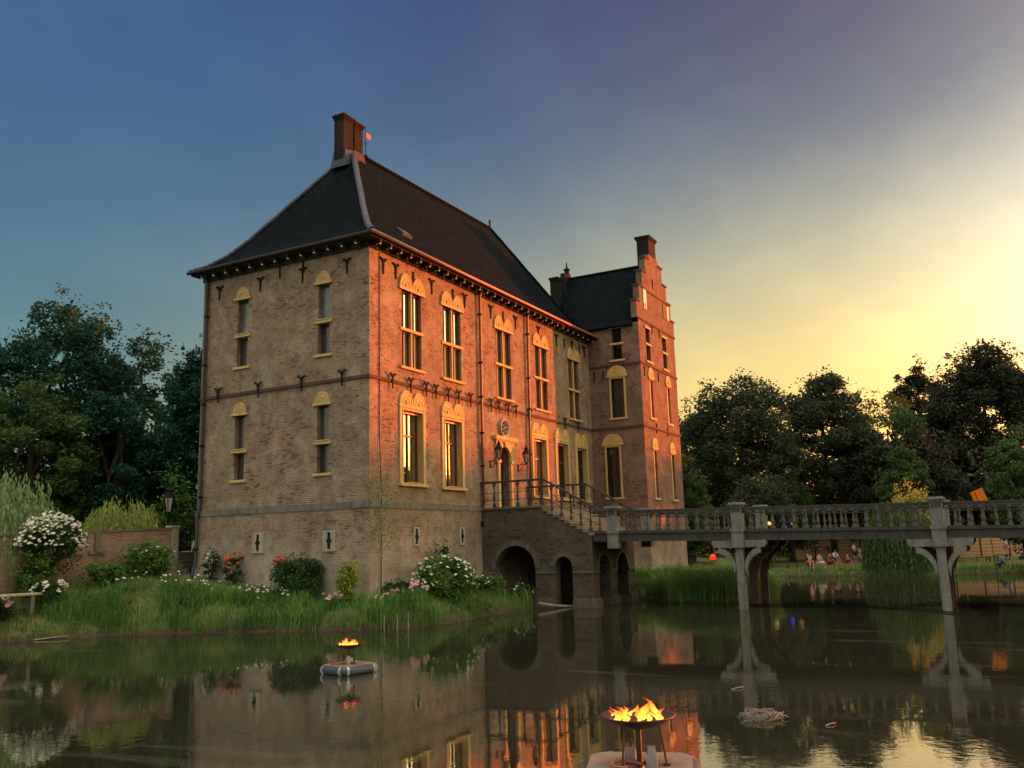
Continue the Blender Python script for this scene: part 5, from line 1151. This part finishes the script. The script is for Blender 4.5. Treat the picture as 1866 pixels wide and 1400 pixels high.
# sapling by the corner
sp = thing('sapling', 'thin airy sapling with a slender trunk at the near castle corner', 'tree', (-.35, -.75, gz(-.35, -.75)))
mb = MB(); b = Vector((-.35, -.75, .3)); mb.tube([b, b + Vector((.03, 0, 2.2)), b + Vector((.1, -.05, 4.0)), b + Vector((.35, -.1, 5.3))], .055, 6, .012)
rng = np.random.default_rng(31); Pp = []
for k in range(16):
    z = 2.3 + k * .19; a = k * 2.4; e = b + Vector((.1 + .75 * math.cos(a) * (1 - .03 * k), .55 * math.sin(a), z + .7)); mb.tube([b + Vector((.05, 0, z)), (b + Vector((.05, 0, z))).lerp(e, .6) + Vector((0, 0, .1)), e], .016, 4, .005)
    for q in range(48): Pp.append(np.array(b + Vector((.05, 0, z)).lerp(e - b, rng.uniform(.25, 1.1))) + rng.normal(0, .14, 3))
build(mb, 'trunk', 'dead_wood', sp)
quads_mesh('crown', leaf_quads(rng, np.array(Pp), .085), rng.uniform(0, 1, len(Pp)), 'leaf_flower', sp)

# bank grasses
def bank_pts(rng, n, x0, x1, y0, y1, dlo, dhi):
    X = rng.uniform(x0, x1, n); Y = rng.uniform(y0, y1, n); d = moat_sd(X, Y); k = (d > dlo) & (d < dhi); ins = (X > -.25) & (X < 24.2) & (Y > -.15); return X[k & ~ins], Y[k & ~ins]
rng = np.random.default_rng(3)
X, Y = bank_pts(rng, 70000, -16, 9.0, -5, 13.5, .03, 3.6); blades(rng, X, Y, .30, .013, .5, 'grass_blade', 'grass', 'green grass covering the bank at the castle foot')
X, Y = bank_pts(rng, 46000, -14, 3.4, -4, 12.6, .05, 2.1); nz = np.sin(X * 2.1 + 1) * np.sin(Y * 1.7) + .5 * np.sin(X * .9 - Y * 1.3); k = nz > .12; blades(rng, X[k], Y[k], .85, .014, .55, 'grass_blade', 'tall_grass', 'tall arching grass along the water edge of the bank')
X, Y = bank_pts(rng, 60000, 11.5, 27, -14, -3.3, .03, 2.2); nz = np.sin(X * 1.7) * np.sin(Y * 2.3) + .6; k = nz > 0; blades(rng, X[k], Y[k], 1.15, .017, .55, 'reed_blade', 'reeds', 'tall green reeds on the bank under the bridge by the tower')
X, Y = bank_pts(rng, 40000, 27, 52, -34, 4, .02, 1.6); blades(rng, X, Y, .45, .03, .5, 'grass_blade', 'bank_grass', 'dark grass fringe along the far bank of the moat')
X, Y = bank_pts(rng, 60000, 30, 70, -34, 6, 1.2, 24); blades(rng, X, Y, .13, .03, .5, 'lawn_blade', 'lawn_grass', 'short grass of the park lawn beyond the moat')

rng = np.random.default_rng(44); X, Y = bank_pts(rng, 900, -15, 9, -4.5, 13, .15, 2.6); Z = ground_z(X, Y); nz = np.sin(X * 1.3 + .4) * np.sin(Y * 1.1 + 1) + rng.normal(0, .5, len(X)); kk = nz > .15
P, t = clump_points(rng, np.stack([X, Y, Z + rng.uniform(.05, .45, len(X))], 1)[kk], rng.uniform(.14, .42, kk.sum()), 46)
tag(quads_mesh('bank_weeds', leaf_quads(rng, P, .10), t, 'leaf_bush'), 'leafy weeds tangled in the grass of the bank', 'weeds', None, 'stuff')
rng = np.random.default_rng(46); X, Y = bank_pts(rng, 26000, -14, 8.0, -5, 12.8, -.12, .55); nz = np.sin(X * 1.9 + 2) * np.sin(Y * 1.4 + .5) + .4 * np.sin(X * .7 + Y); k = nz > .1; blades(rng, X[k], Y[k], .95, .013, .5, 'reed_blade', 'sedge', 'clumps of tall sedge standing in the shallow water of the near shore')
rng = np.random.default_rng(45); X, Y = bank_pts(rng, 9000, -14, 8.5, -5, 12.8, .0, .5); blades(rng, X, Y, .55, .012, 1.1, 'dry_blade', 'dry_grass', 'dry straw coloured grass hanging over the muddy shore')

# bits on the water and at its edge
def stick_pile(kind, label, x, y, rx, h, n, seed, cat, mat='twig'):
    rng = random.Random(seed); mb = MB()
    for k in range(n):
        a, r = rng.uniform(0, 6.28), rx * math.sqrt(rng.random()) * .8; c = Vector((x + r * math.cos(a), y + r * math.sin(a), rng.uniform(.0, h) * (1 - .6 * r / rx))); b = a + 1.57 + rng.uniform(-.8, .8); L = rng.uniform(.15, .42) * max(.5, rx)
        d = Vector((math.cos(b), math.sin(b), rng.uniform(-.25, .35))) * L; mb.tube([c - d, c + Vector((0, 0, rng.uniform(-.02, .04))), c + d], rng.uniform(.006, .012), 4, .004)
    o = build(mb, kind, mat); return tag(o, label, cat)
stick_pile('twig_nest', 'flat waterbird nest of twigs on the water at the lower right', -14.3, -19.12, .42, .13, 120, 4, 'nest', 'dead_wood')
stick_pile('twig_heap', 'heap of brown twigs on the shore below the shaded castle wall', -3.65, 3.0, .7, .55, 150, 6, 'twigs')
for i, (x, y, l) in enumerate(((-2.45, -2.55, 'left'), (-2.25, -3.0, 'mid'), (-2.05, -3.35, 'right'))):
    mb = MB(); mb.cyl((x, y, -.4), (x + .015, y, .55 + .05 * i), .028, .022, 6); tag(build(mb, 'water_stake', 'dead_wood'), {'left': 'thin bleached stake in the water, leftmost of three at the bank', 'mid': 'thin bleached stake in the water between its two neighbours at the bank', 'right': 'thin bleached stake in the water, rightmost of three at the bank'}[l], 'stake', 'stakes in the water')
mb = MB()
for k in range(4): mb.tube([(-5.9 + .1 * k, 8.0 - .1 * k, .02), (-5.6 + .12 * k, 7.4, .12 + .03 * k), (-5.0 + .15 * k, 6.6 + .1 * k, .20 + .05 * k)], .05, 6, .02)
mb.tube([(-8.5, 9.0, .03), (-7.8, 8.6, .08), (-7.0, 8.4, .05)], .035, 5, .015)
tag(build(mb, 'driftwood', 'dead_wood'), 'bleached driftwood branch lying at the left shore', 'driftwood')
mb = MB(); mb.tube([(8.2, -3.6, .25), (8.6, -4.2, .12), (9.4, -4.9, .03)], .09, 6, .05); tag(build(mb, 'fallen_log', 'dead_wood'), 'grey log slanting into the water by the stair pier', 'log')
rng = random.Random(8)
for i, (x, y, l, s) in enumerate(((-11.6, -17.9, 'short floating twig right of the bird nest', .16), (-14.6, -20.2, 'tiny floating twig below the bird nest', .12))):
    mb = MB(); mb.tube([(x, y, .01), (x + s, y - s * .6, .03), (x + 2 * s, y - s, .02)], .012, 4); tag(build(mb, 'floating_twig', 'dead_wood'), l, 'twig')
tag(build(MB().tube([(11.2, -12.6, .05), (10.9, -15.5, .04), (10.4, -18.0, .03), (8.9, -20.4, .05), (6.9, -21.5, .03)], .028, 6), 'floating_boom', 'iron'), 'thin dark boom floating on the moat between the bridge piles', 'boom')
tag(build(MB().tube([(10.0, -18.6, .04), (12.0, -19.9, .05), (13.3, -20.7, .05), (12.4, -22.5, .04), (10.8, -24.8, .03)], .026, 6), 'floating_boom', 'iron'), 'second dark boom floating right of the far bridge post', 'boom')
jt = thing('stone_bench', 'low pale bench slab on the bank at the left edge', 'bench', (-8.6, 10.2, 1.3))
mb = MB(); mb.box(-11.2, -7.55, 10.0, 10.45, 1.60, 1.70); build(mb, 'seat', 'pale_stone', jt, bevel=.02)
for x in (-10.4, -8.0): mb = MB(); mb.box(x, x + .15, 10.05, 10.4, .7, 1.598); build(mb, 'leg', 'band_stone', jt)

# ------------------------------------------------------------------ floating fire bowls
def fire_float(x, y, rz, label, seed, flames, sxy, szz):
    M = Matrix.Translation((x, y, 0)) @ Matrix.Rotation(rz, 4, 'Z') @ Matrix.Diagonal((sxy, sxy, szz, 1)); root = thing('fire_float', label, 'fire bowl', (x, y, 0), 'floating fire bowls')
    def fin(mb, name, mat, parent=root, **k):
        for v in mb.v: v.xyz = (M @ v)
        return build(mb, name, mat, parent, **k)
    def rrect(a, r, n=5):
        p = []
        for cx_, cy_, a0 in ((a - r, a - r, 0), (-a + r, a - r, 90), (-a + r, -a + r, 180), (a - r, -a + r, 270)): p += [(cx_ + r * math.cos(R(a0 + 90 * k / n)), cy_ + r * math.sin(R(a0 + 90 * k / n))) for k in range(n + 1)]
        return p
    mb = MB(); pts = rrect(.58, .22); n = len(pts)
    for z0, z1 in ((.165, .20),):
        mb.poly([(a, b, z1) for a, b in pts]); mb.poly([(a, b, z0) for a, b in pts][::-1])
        for k in range(n): j = (k + 1) % n; mb.poly([(*pts[k], z0), (*pts[j], z0), (*pts[j], z1), (*pts[k], z1)])
    fin(mb, 'deck', 'plywood')
    mb = MB(); lp_ = rrect(.56, .22) + [rrect(.56, .22)[0]]; mb.tube([(a, b, .09) for a, b in lp_], .10, 10); fl = fin(mb, 'float_tube', 'drum_blue', smooth=True)
    for q in range(0, n, 3):
        a, b = pts[q], pts[(q + 1) % n]; c = Vector(((a[0] + b[0]) / 2 * 1.05, (a[1] + b[1]) / 2 * .965, .09)); d = Vector((b[0] - a[0], b[1] - a[1], 0)).normalized() * .035
        mb = MB(); mb.cyl(c - d, c + d, .107, n=12); fin(mb, 'strap', 'silver', fl)
    mb = MB(); mb.lathe((0, 0, .20), [(.05, 0), (.05, .02), (.032, .04), (.032, .36), (.07, .40)], 8); mb.box(-.16, .16, -.03, .03, .201, .225); mb.box(-.03, .03, -.16, .16, .200, .224)
    for k in range(3): t = k * 2.1 + .4; mb.tube([(.30 * math.cos(t), .30 * math.sin(t), .20), (.24 * math.cos(t), .24 * math.sin(t), .57)], .012, 5); mb.box(.30 * math.cos(t) - .04, .30 * math.cos(t) + .04, .30 * math.sin(t) - .04, .30 * math.sin(t) + .04, .201, .212)
    fin(mb, 'stand', 'bowl_steel')
    mb = MB(); mb.lathe((0, 0, .53), [(.0, .0), (.16, .01), (.30, .05), (.41, .11), (.425, .125), (.40, .125), (.29, .075), (.14, .035), (0, .03)], 28); fin(mb, 'bowl', 'bowl_steel', smooth=True)
    mb = MB(); mb.box(-.22, -.10, -.20, -.08, .201, .335); mb.box(-.20, -.12, -.18, -.10, .335, .395); fin(mb, 'gas_bottle', 'silver')
    mb = MB(); mb.box(.08, .2, .05, .17, .201, .315); fin(mb, 'gas_valve', 'silver')
    mb = MB(); mb.tube([(.18 * math.cos(a) - .34, .18 * math.sin(a) + .12, .215 + .006 * a) for a in np.linspace(0, 9.5, 34)], .013, 5); fin(mb, 'gas_hose', 'hose')
    rng = np.random.default_rng(seed)
    for k in range(flames):
        Q, T = [], []
        a = rng.uniform(0, 6.28); r = .30 * math.sqrt(rng.random()); bx, by = r * math.cos(a), r * math.sin(a); h = rng.uniform(.05, .12) * (1.0 if rng.random() < .8 else 1.5); w = h * rng.uniform(.26, .40); lean = rng.normal(0, .5 * h, 2)
        for s in range(4):
            t = s * .785 + rng.uniform(0, .4); dx, dy = math.cos(t), math.sin(t); prev = None
            for j in range(9):
                f = j / 8; ww = w * (math.sin(math.pi * min(1, f * .85 + .15)) ** .8) * (1 - f * .55) * (.1 if f == 1 else 1); c = np.array([bx + lean[0] * f * f + .012 * math.sin(f * 9 + k), by + lean[1] * f * f + .02 * math.sin(f * 7 + a), .625 + h * f])
                cur = (c - np.array([dx, dy, 0]) * ww, c, c + np.array([dx, dy, 0]) * ww)
                if prev is not None: Q += [[prev[0], prev[1], cur[1], cur[0]], [prev[1], prev[2], cur[2], cur[1]]]; T += [f, f]
                prev = cur
        Q = np.array([[list(M @ Vector(p)) for p in q] for q in Q]); quads_mesh('flame', Q, np.array(T), 'flame', root)
fire_float(-19.02, -18.72, R(18), 'near floating fire bowl with flames at the bottom of the picture', 3, 26, 1.12, 1.30)
fire_float(-11.85, -8.42, R(-12), 'small far floating fire bowl in front of the grassy bank', 5, 30, .84, 1.05)

# ------------------------------------------------------------------ far bank: fence, benches, people, lights
fn = thing('wooden_fence', 'brown wooden board fence behind the park lawn under the bridge', 'fence', (62, -12, .5))
rngp = random.Random(2)
def fence_run(p, q, h):
    p, q = Vector((*p, 0)), Vector((*q, 0)); L = (q - p).length; n = int(L / 2.2)
    for k in range(n):
        a, b = p.lerp(q, k / n), p.lerp(q, (k + 1) / n); d = (b - a).normalized(); s = Vector((d.y, -d.x, 0)) * .03; g = min(gz(a.x, a.y), gz(b.x, b.y)) - .1; mb = MB()
        for r in range(7):
            z0, z1 = g + h * r / 7 + .02, g + h * (r + 1) / 7 - .012
            mb.hexa([(a - s) + Vector((0, 0, z0)), (b - s) + Vector((0, 0, z0)), (b + s) + Vector((0, 0, z0)), (a + s) + Vector((0, 0, z0)), (a - s) + Vector((0, 0, z1)), (b - s) + Vector((0, 0, z1)), (b + s) + Vector((0, 0, z1)), (a + s) + Vector((0, 0, z1))])
        build(mb, 'board_panel', 'fence_wood', fn)
        mb = MB(); mb.box(a.x - .07, a.x + .07, a.y - .07, a.y + .07, g, g + h + .15); build(mb, 'post', 'pile_wood', fn)
fence_run((66.5, -4.0), (62.0, -15.5), 2.3); fence_run((64.0, -19.0), (66.0, -33.0), 2.2)

SEATP = [0]
def person(label, x, y, rz, pose, shirt, legs, scale=1.0, hairm='hair', group='people on the far lawn'):
    g = gz(x, y); root = thing('person', label, 'person', (x, y, g), group); root.rotation_euler = (0, 0, rz); root.scale = (scale,) * 3
    hip = {'stand': .93, 'sit': .50, 'crouch': .38}[pose]
    if pose == 'stand': P = dict(pel=(0, 0, .95), ch=(0, .0, 1.30), nk=(0, 0, 1.48), hd=(0, .02, 1.62), ht=(0, .01, 1.75), kn=.50, an=.08, kf=.03, af=0, ft=.16)
    elif pose == 'sit': P = dict(pel=(0, 0, .52), ch=(0, .03, .86), nk=(0, .05, 1.04), hd=(0, .08, 1.18), ht=(0, .08, 1.31), kn=.50, an=.08, kf=.44, af=.42, ft=.58)
    else: P = dict(pel=(0, -.12, .30), ch=(0, .15, .58), nk=(0, .28, .72), hd=(0, .38, .80), ht=(0, .44, .91), kn=.46, an=.08, kf=.26, af=.02, ft=.2)
    V, E, Rd = [], [], []
    def add(p, r, prev=None):
        V.append(p); Rd.append(r)
        if prev is not None: E.append((prev, len(V) - 1))
        return len(V) - 1
    pel = add(P['pel'], .15); ch = add(P['ch'], .165, pel); nk = add(P['nk'], .06, ch); hd = add(P['hd'], .095, nk); add(P['ht'], .075, hd)
    for s in (-1, 1):
        sh = add((s * .19, P['ch'][1], P['ch'][2] + .12), .06, ch)
        if pose == 'stand': el = add((s * .26, .02, 1.12), .045, sh); wr = add((s * .24, .12, .90), .032, el)
        elif pose == 'sit': el = add((s * .26, .12, .68), .045, sh); wr = add((s * .12, .34, .64), .032, el)
        else: el = add((s * .24, .38, .45), .045, sh); wr = add((s * .12, .52, .22), .032, el)
        w = V[wr]; add((w[0] * .96, w[1] + .05, w[2] - .06), .034, wr)
        hp = add((s * .10, P['pel'][1], P['pel'][2] - .06), .095, pel); k = add((s * .13, P['pel'][1] + P['kf'] if pose != 'crouch' else P['kf'], P['kn']), .065, hp); a = add((s * .12, P['af'], P['an']), .042, k); add((s * .13, P['ft'], .04), .04, a)
    def skin(name, idx, mat, grow):
        mp = {v: i for i, v in enumerate(idx)}; me = bpy.data.meshes.new(name); me.from_pydata([V[i] for i in idx], [(mp[a], mp[b]) for a, b in E if a in mp and b in mp], []); me.materials.append(MATS[mat])
        o = link(name, me, root); m = o.modifiers.new('skin', 'SKIN'); sd = me.skin_vertices[0].data
        for i, v in enumerate(idx): sd[i].radius = (Rd[v] * grow + (.012 if grow > 1 else 0),) * 2; sd[i].use_root = (i == 0)
        o.modifiers.new('sub', 'SUBSURF').levels = 1; o.modifiers['sub'].render_levels = 1; return o
    n = len(V); skin('body', list(range(n)), 'skin', 1.0)
    arms = [5, 6, 13, 14]
    skin('shirt', [0, 1] + [5, 6, 12, 13][:0] + [5, 6] + [13, 14], shirt, 1.12)
    skin('trousers', [0, 9, 10] + [17, 18], legs, 1.14)
    ht, hd_ = Vector(P['ht']), Vector(P['hd']); mb = MB(); c = hd_.lerp(ht, .65); mb.lathe(c + Vector((0, -.015, -.03)), [(.085, -.03), (.108, .02), (.10, .07), (.06, .115), (0, .13)], 10)
    o = build(mb, 'hair', hairm); me = o.data; o.parent = root
    return root
person('seated person in black top and dark shorts near the water, leftmost of the lawn group', 43.0, -9.75, R(120), 'sit', 'cloth_black', 'cloth_red', 1.05)
person('seated person in pale pink top beside the one in black', 44.6, -10.2, R(150), 'sit', 'cloth_pink', 'cloth_white')
person('seated person in red clothes at the right of the lawn group', 46.2, -10.75, R(200), 'sit', 'cloth_red', 'cloth_red')
person('standing person in white shirt and navy shorts by the board fence', 58.8, -11.0, R(160), 'stand', 'cloth_white', 'cloth_navy')
person('seated person in navy top in front of the board fence', 56.6, -11.7, R(130), 'sit', 'cloth_navy', 'cloth_pink', 1.1)
person('seated person in pale top beside the willow on the far bank', 55.5, -12.9, R(170), 'sit', 'cloth_pink', 'cloth_white', .9)
person('person in red at the left behind the bridge post', 50.5, -8.2, R(160), 'sit', 'cloth_red', 'cloth_pink', .9)
person('standing person in white at the right below the bridge beam', 61.2, -23.4, R(170), 'stand', 'cloth_white', 'cloth_pink', 1.1)
person('seated person in white shirt behind the lawn group near the board fence', 52.5, -10.2, R(140), 'sit', 'cloth_white', 'cloth_navy')
person('small seated person in pink between the lawn group and the willow', 49.5, -11.6, R(190), 'sit', 'cloth_pink', 'cloth_red', .85)
person('standing person in dark clothes at the right end of the board fence', 62.5, -26.2, R(170), 'stand', 'cloth_black', 'cloth_red', 1.05)
person('crouching person in turquoise shirt at the edge of the far bank', 43.9, -22.9, R(150), 'crouch', 'cloth_blue', 'cloth_navy', 1.0)
person('seated person in pale clothes at the right edge of the lawn', 58.6, -24.6, R(170), 'sit', 'cloth_white', 'cloth_red', .9)
def stool(x, y, w, rz, label, kind='seat'):
    root = thing('lawn_bench', label, 'bench', (x, y, gz(x, y)), 'benches on the far lawn'); c, s = math.cos(rz), math.sin(rz); g = gz(x, y)
    def bx(a0, a1, b0, b1, z0, z1, name):
        mb = MB(); mb.box(a0, a1, b0, b1, z0 + g, z1 + g)
        for v in mb.v: v.xyz = (x + v.x * c - v.y * s, y + v.x * s + v.y * c, v.z)
        build(mb, name, 'pile_wood', root)
    bx(-w / 2, w / 2, -.17, .17, .42, .48, 'seat')
    for a in (-w / 2 + .08, w / 2 - .14):
        for b in (-.14, .08): bx(a, a + .06, b, b + .06, 0, .42, 'leg')
stool(52.5, -21.5, .9, R(95), 'small dark bench left of the pair on the far lawn'); stool(53.4, -22.35, .8, R(80), 'small dark bench just right of the left one on the far lawn'); stool(56.8, -23.0, 1.3, R(92), 'longer dark bench behind the small ones on the far lawn')
mb = MB(); mb.lathe((56.8, -25.1, .55), [(0, 0), (.8, .02), (.95, .18), (.7, .4), (0, .5)], 12)
for v in mb.v: v.x = 56.8 + (v.x - 56.8) * .6
tag(build(mb, 'covered_bundle', 'tarp', smooth=True), 'dark blue grey bundle lying on the lawn at the right edge', 'bundle')
def torch(x, y, z, mat, label, r, pole=True, kind='garden_light', cat='light'):
    g = gz(x, y); root = thing(kind, label, cat, (x, y, g)); mb = MB(); mb.cyl((x, y, g - .1), (x, y, z - r), .03, n=6); mb.lathe((x, y, z - r * 1.1), [(.0, -.05), (r * .7, -.02), (r * .8, .04), (0, .05)], 8); build(mb, 'pole', 'iron', root)
    mb = MB(); mb.lathe((x, y, z), [(0, -r), (r * .7, -r * .7), (r, 0), (r * .7, r * .7), (0, r)], 10); build(mb, 'lamp_glass', mat, root, smooth=True)
torch(41.5, -2.55, 1.55, 'red_lamp', 'glowing red lamp on the lawn right of the castle tower', .24)
torch(48.0, -5.75, 4.1, 'yellow_lamp', 'yellow lamp glowing between balusters close beside the paired bridge posts', .22)
torch(48.2, -7.75, 4.1, 'yellow_lamp', 'yellow lamp half hidden between balusters just right of the blue lamp', .22)
torch(46.5, -7.4, 3.72, 'blue_lamp', 'small blue lamp seen between balusters just above the bridge deck', .16)
fg = thing('orange_flag', 'tilted square orange flag above the right bridge rail', 'flag', (33.9, -22.0, .3))
mb = MB(); mb.tube([(33.9, -22.6, .0), (33.9, -22.45, 3.0), (33.9, -21.9, 5.45)], .025, 5); build(mb, 'pole', 'dark_wood', fg)
mb = MB(); FF = Fr((33.9, 0, 0), (0, -1, 0), (-1, 0, 0))
for k in range(6):
    for q in range(5):
        def fp(a, b): return (33.9 + .07 * math.sin(a * 6 + b * 2), -21.62 - .72 * a - .28 * b, 5.42 + .28 * a - .95 * b)
        mb.poly([fp(k / 6, q / 5), fp((k + 1) / 6, q / 5), fp((k + 1) / 6, (q + 1) / 5), fp(k / 6, (q + 1) / 5)])
build(mb, 'flag', 'orange_cloth', fg, smooth=True)
for o in bpy.data.objects:
    if 'used' in o: del o['used']
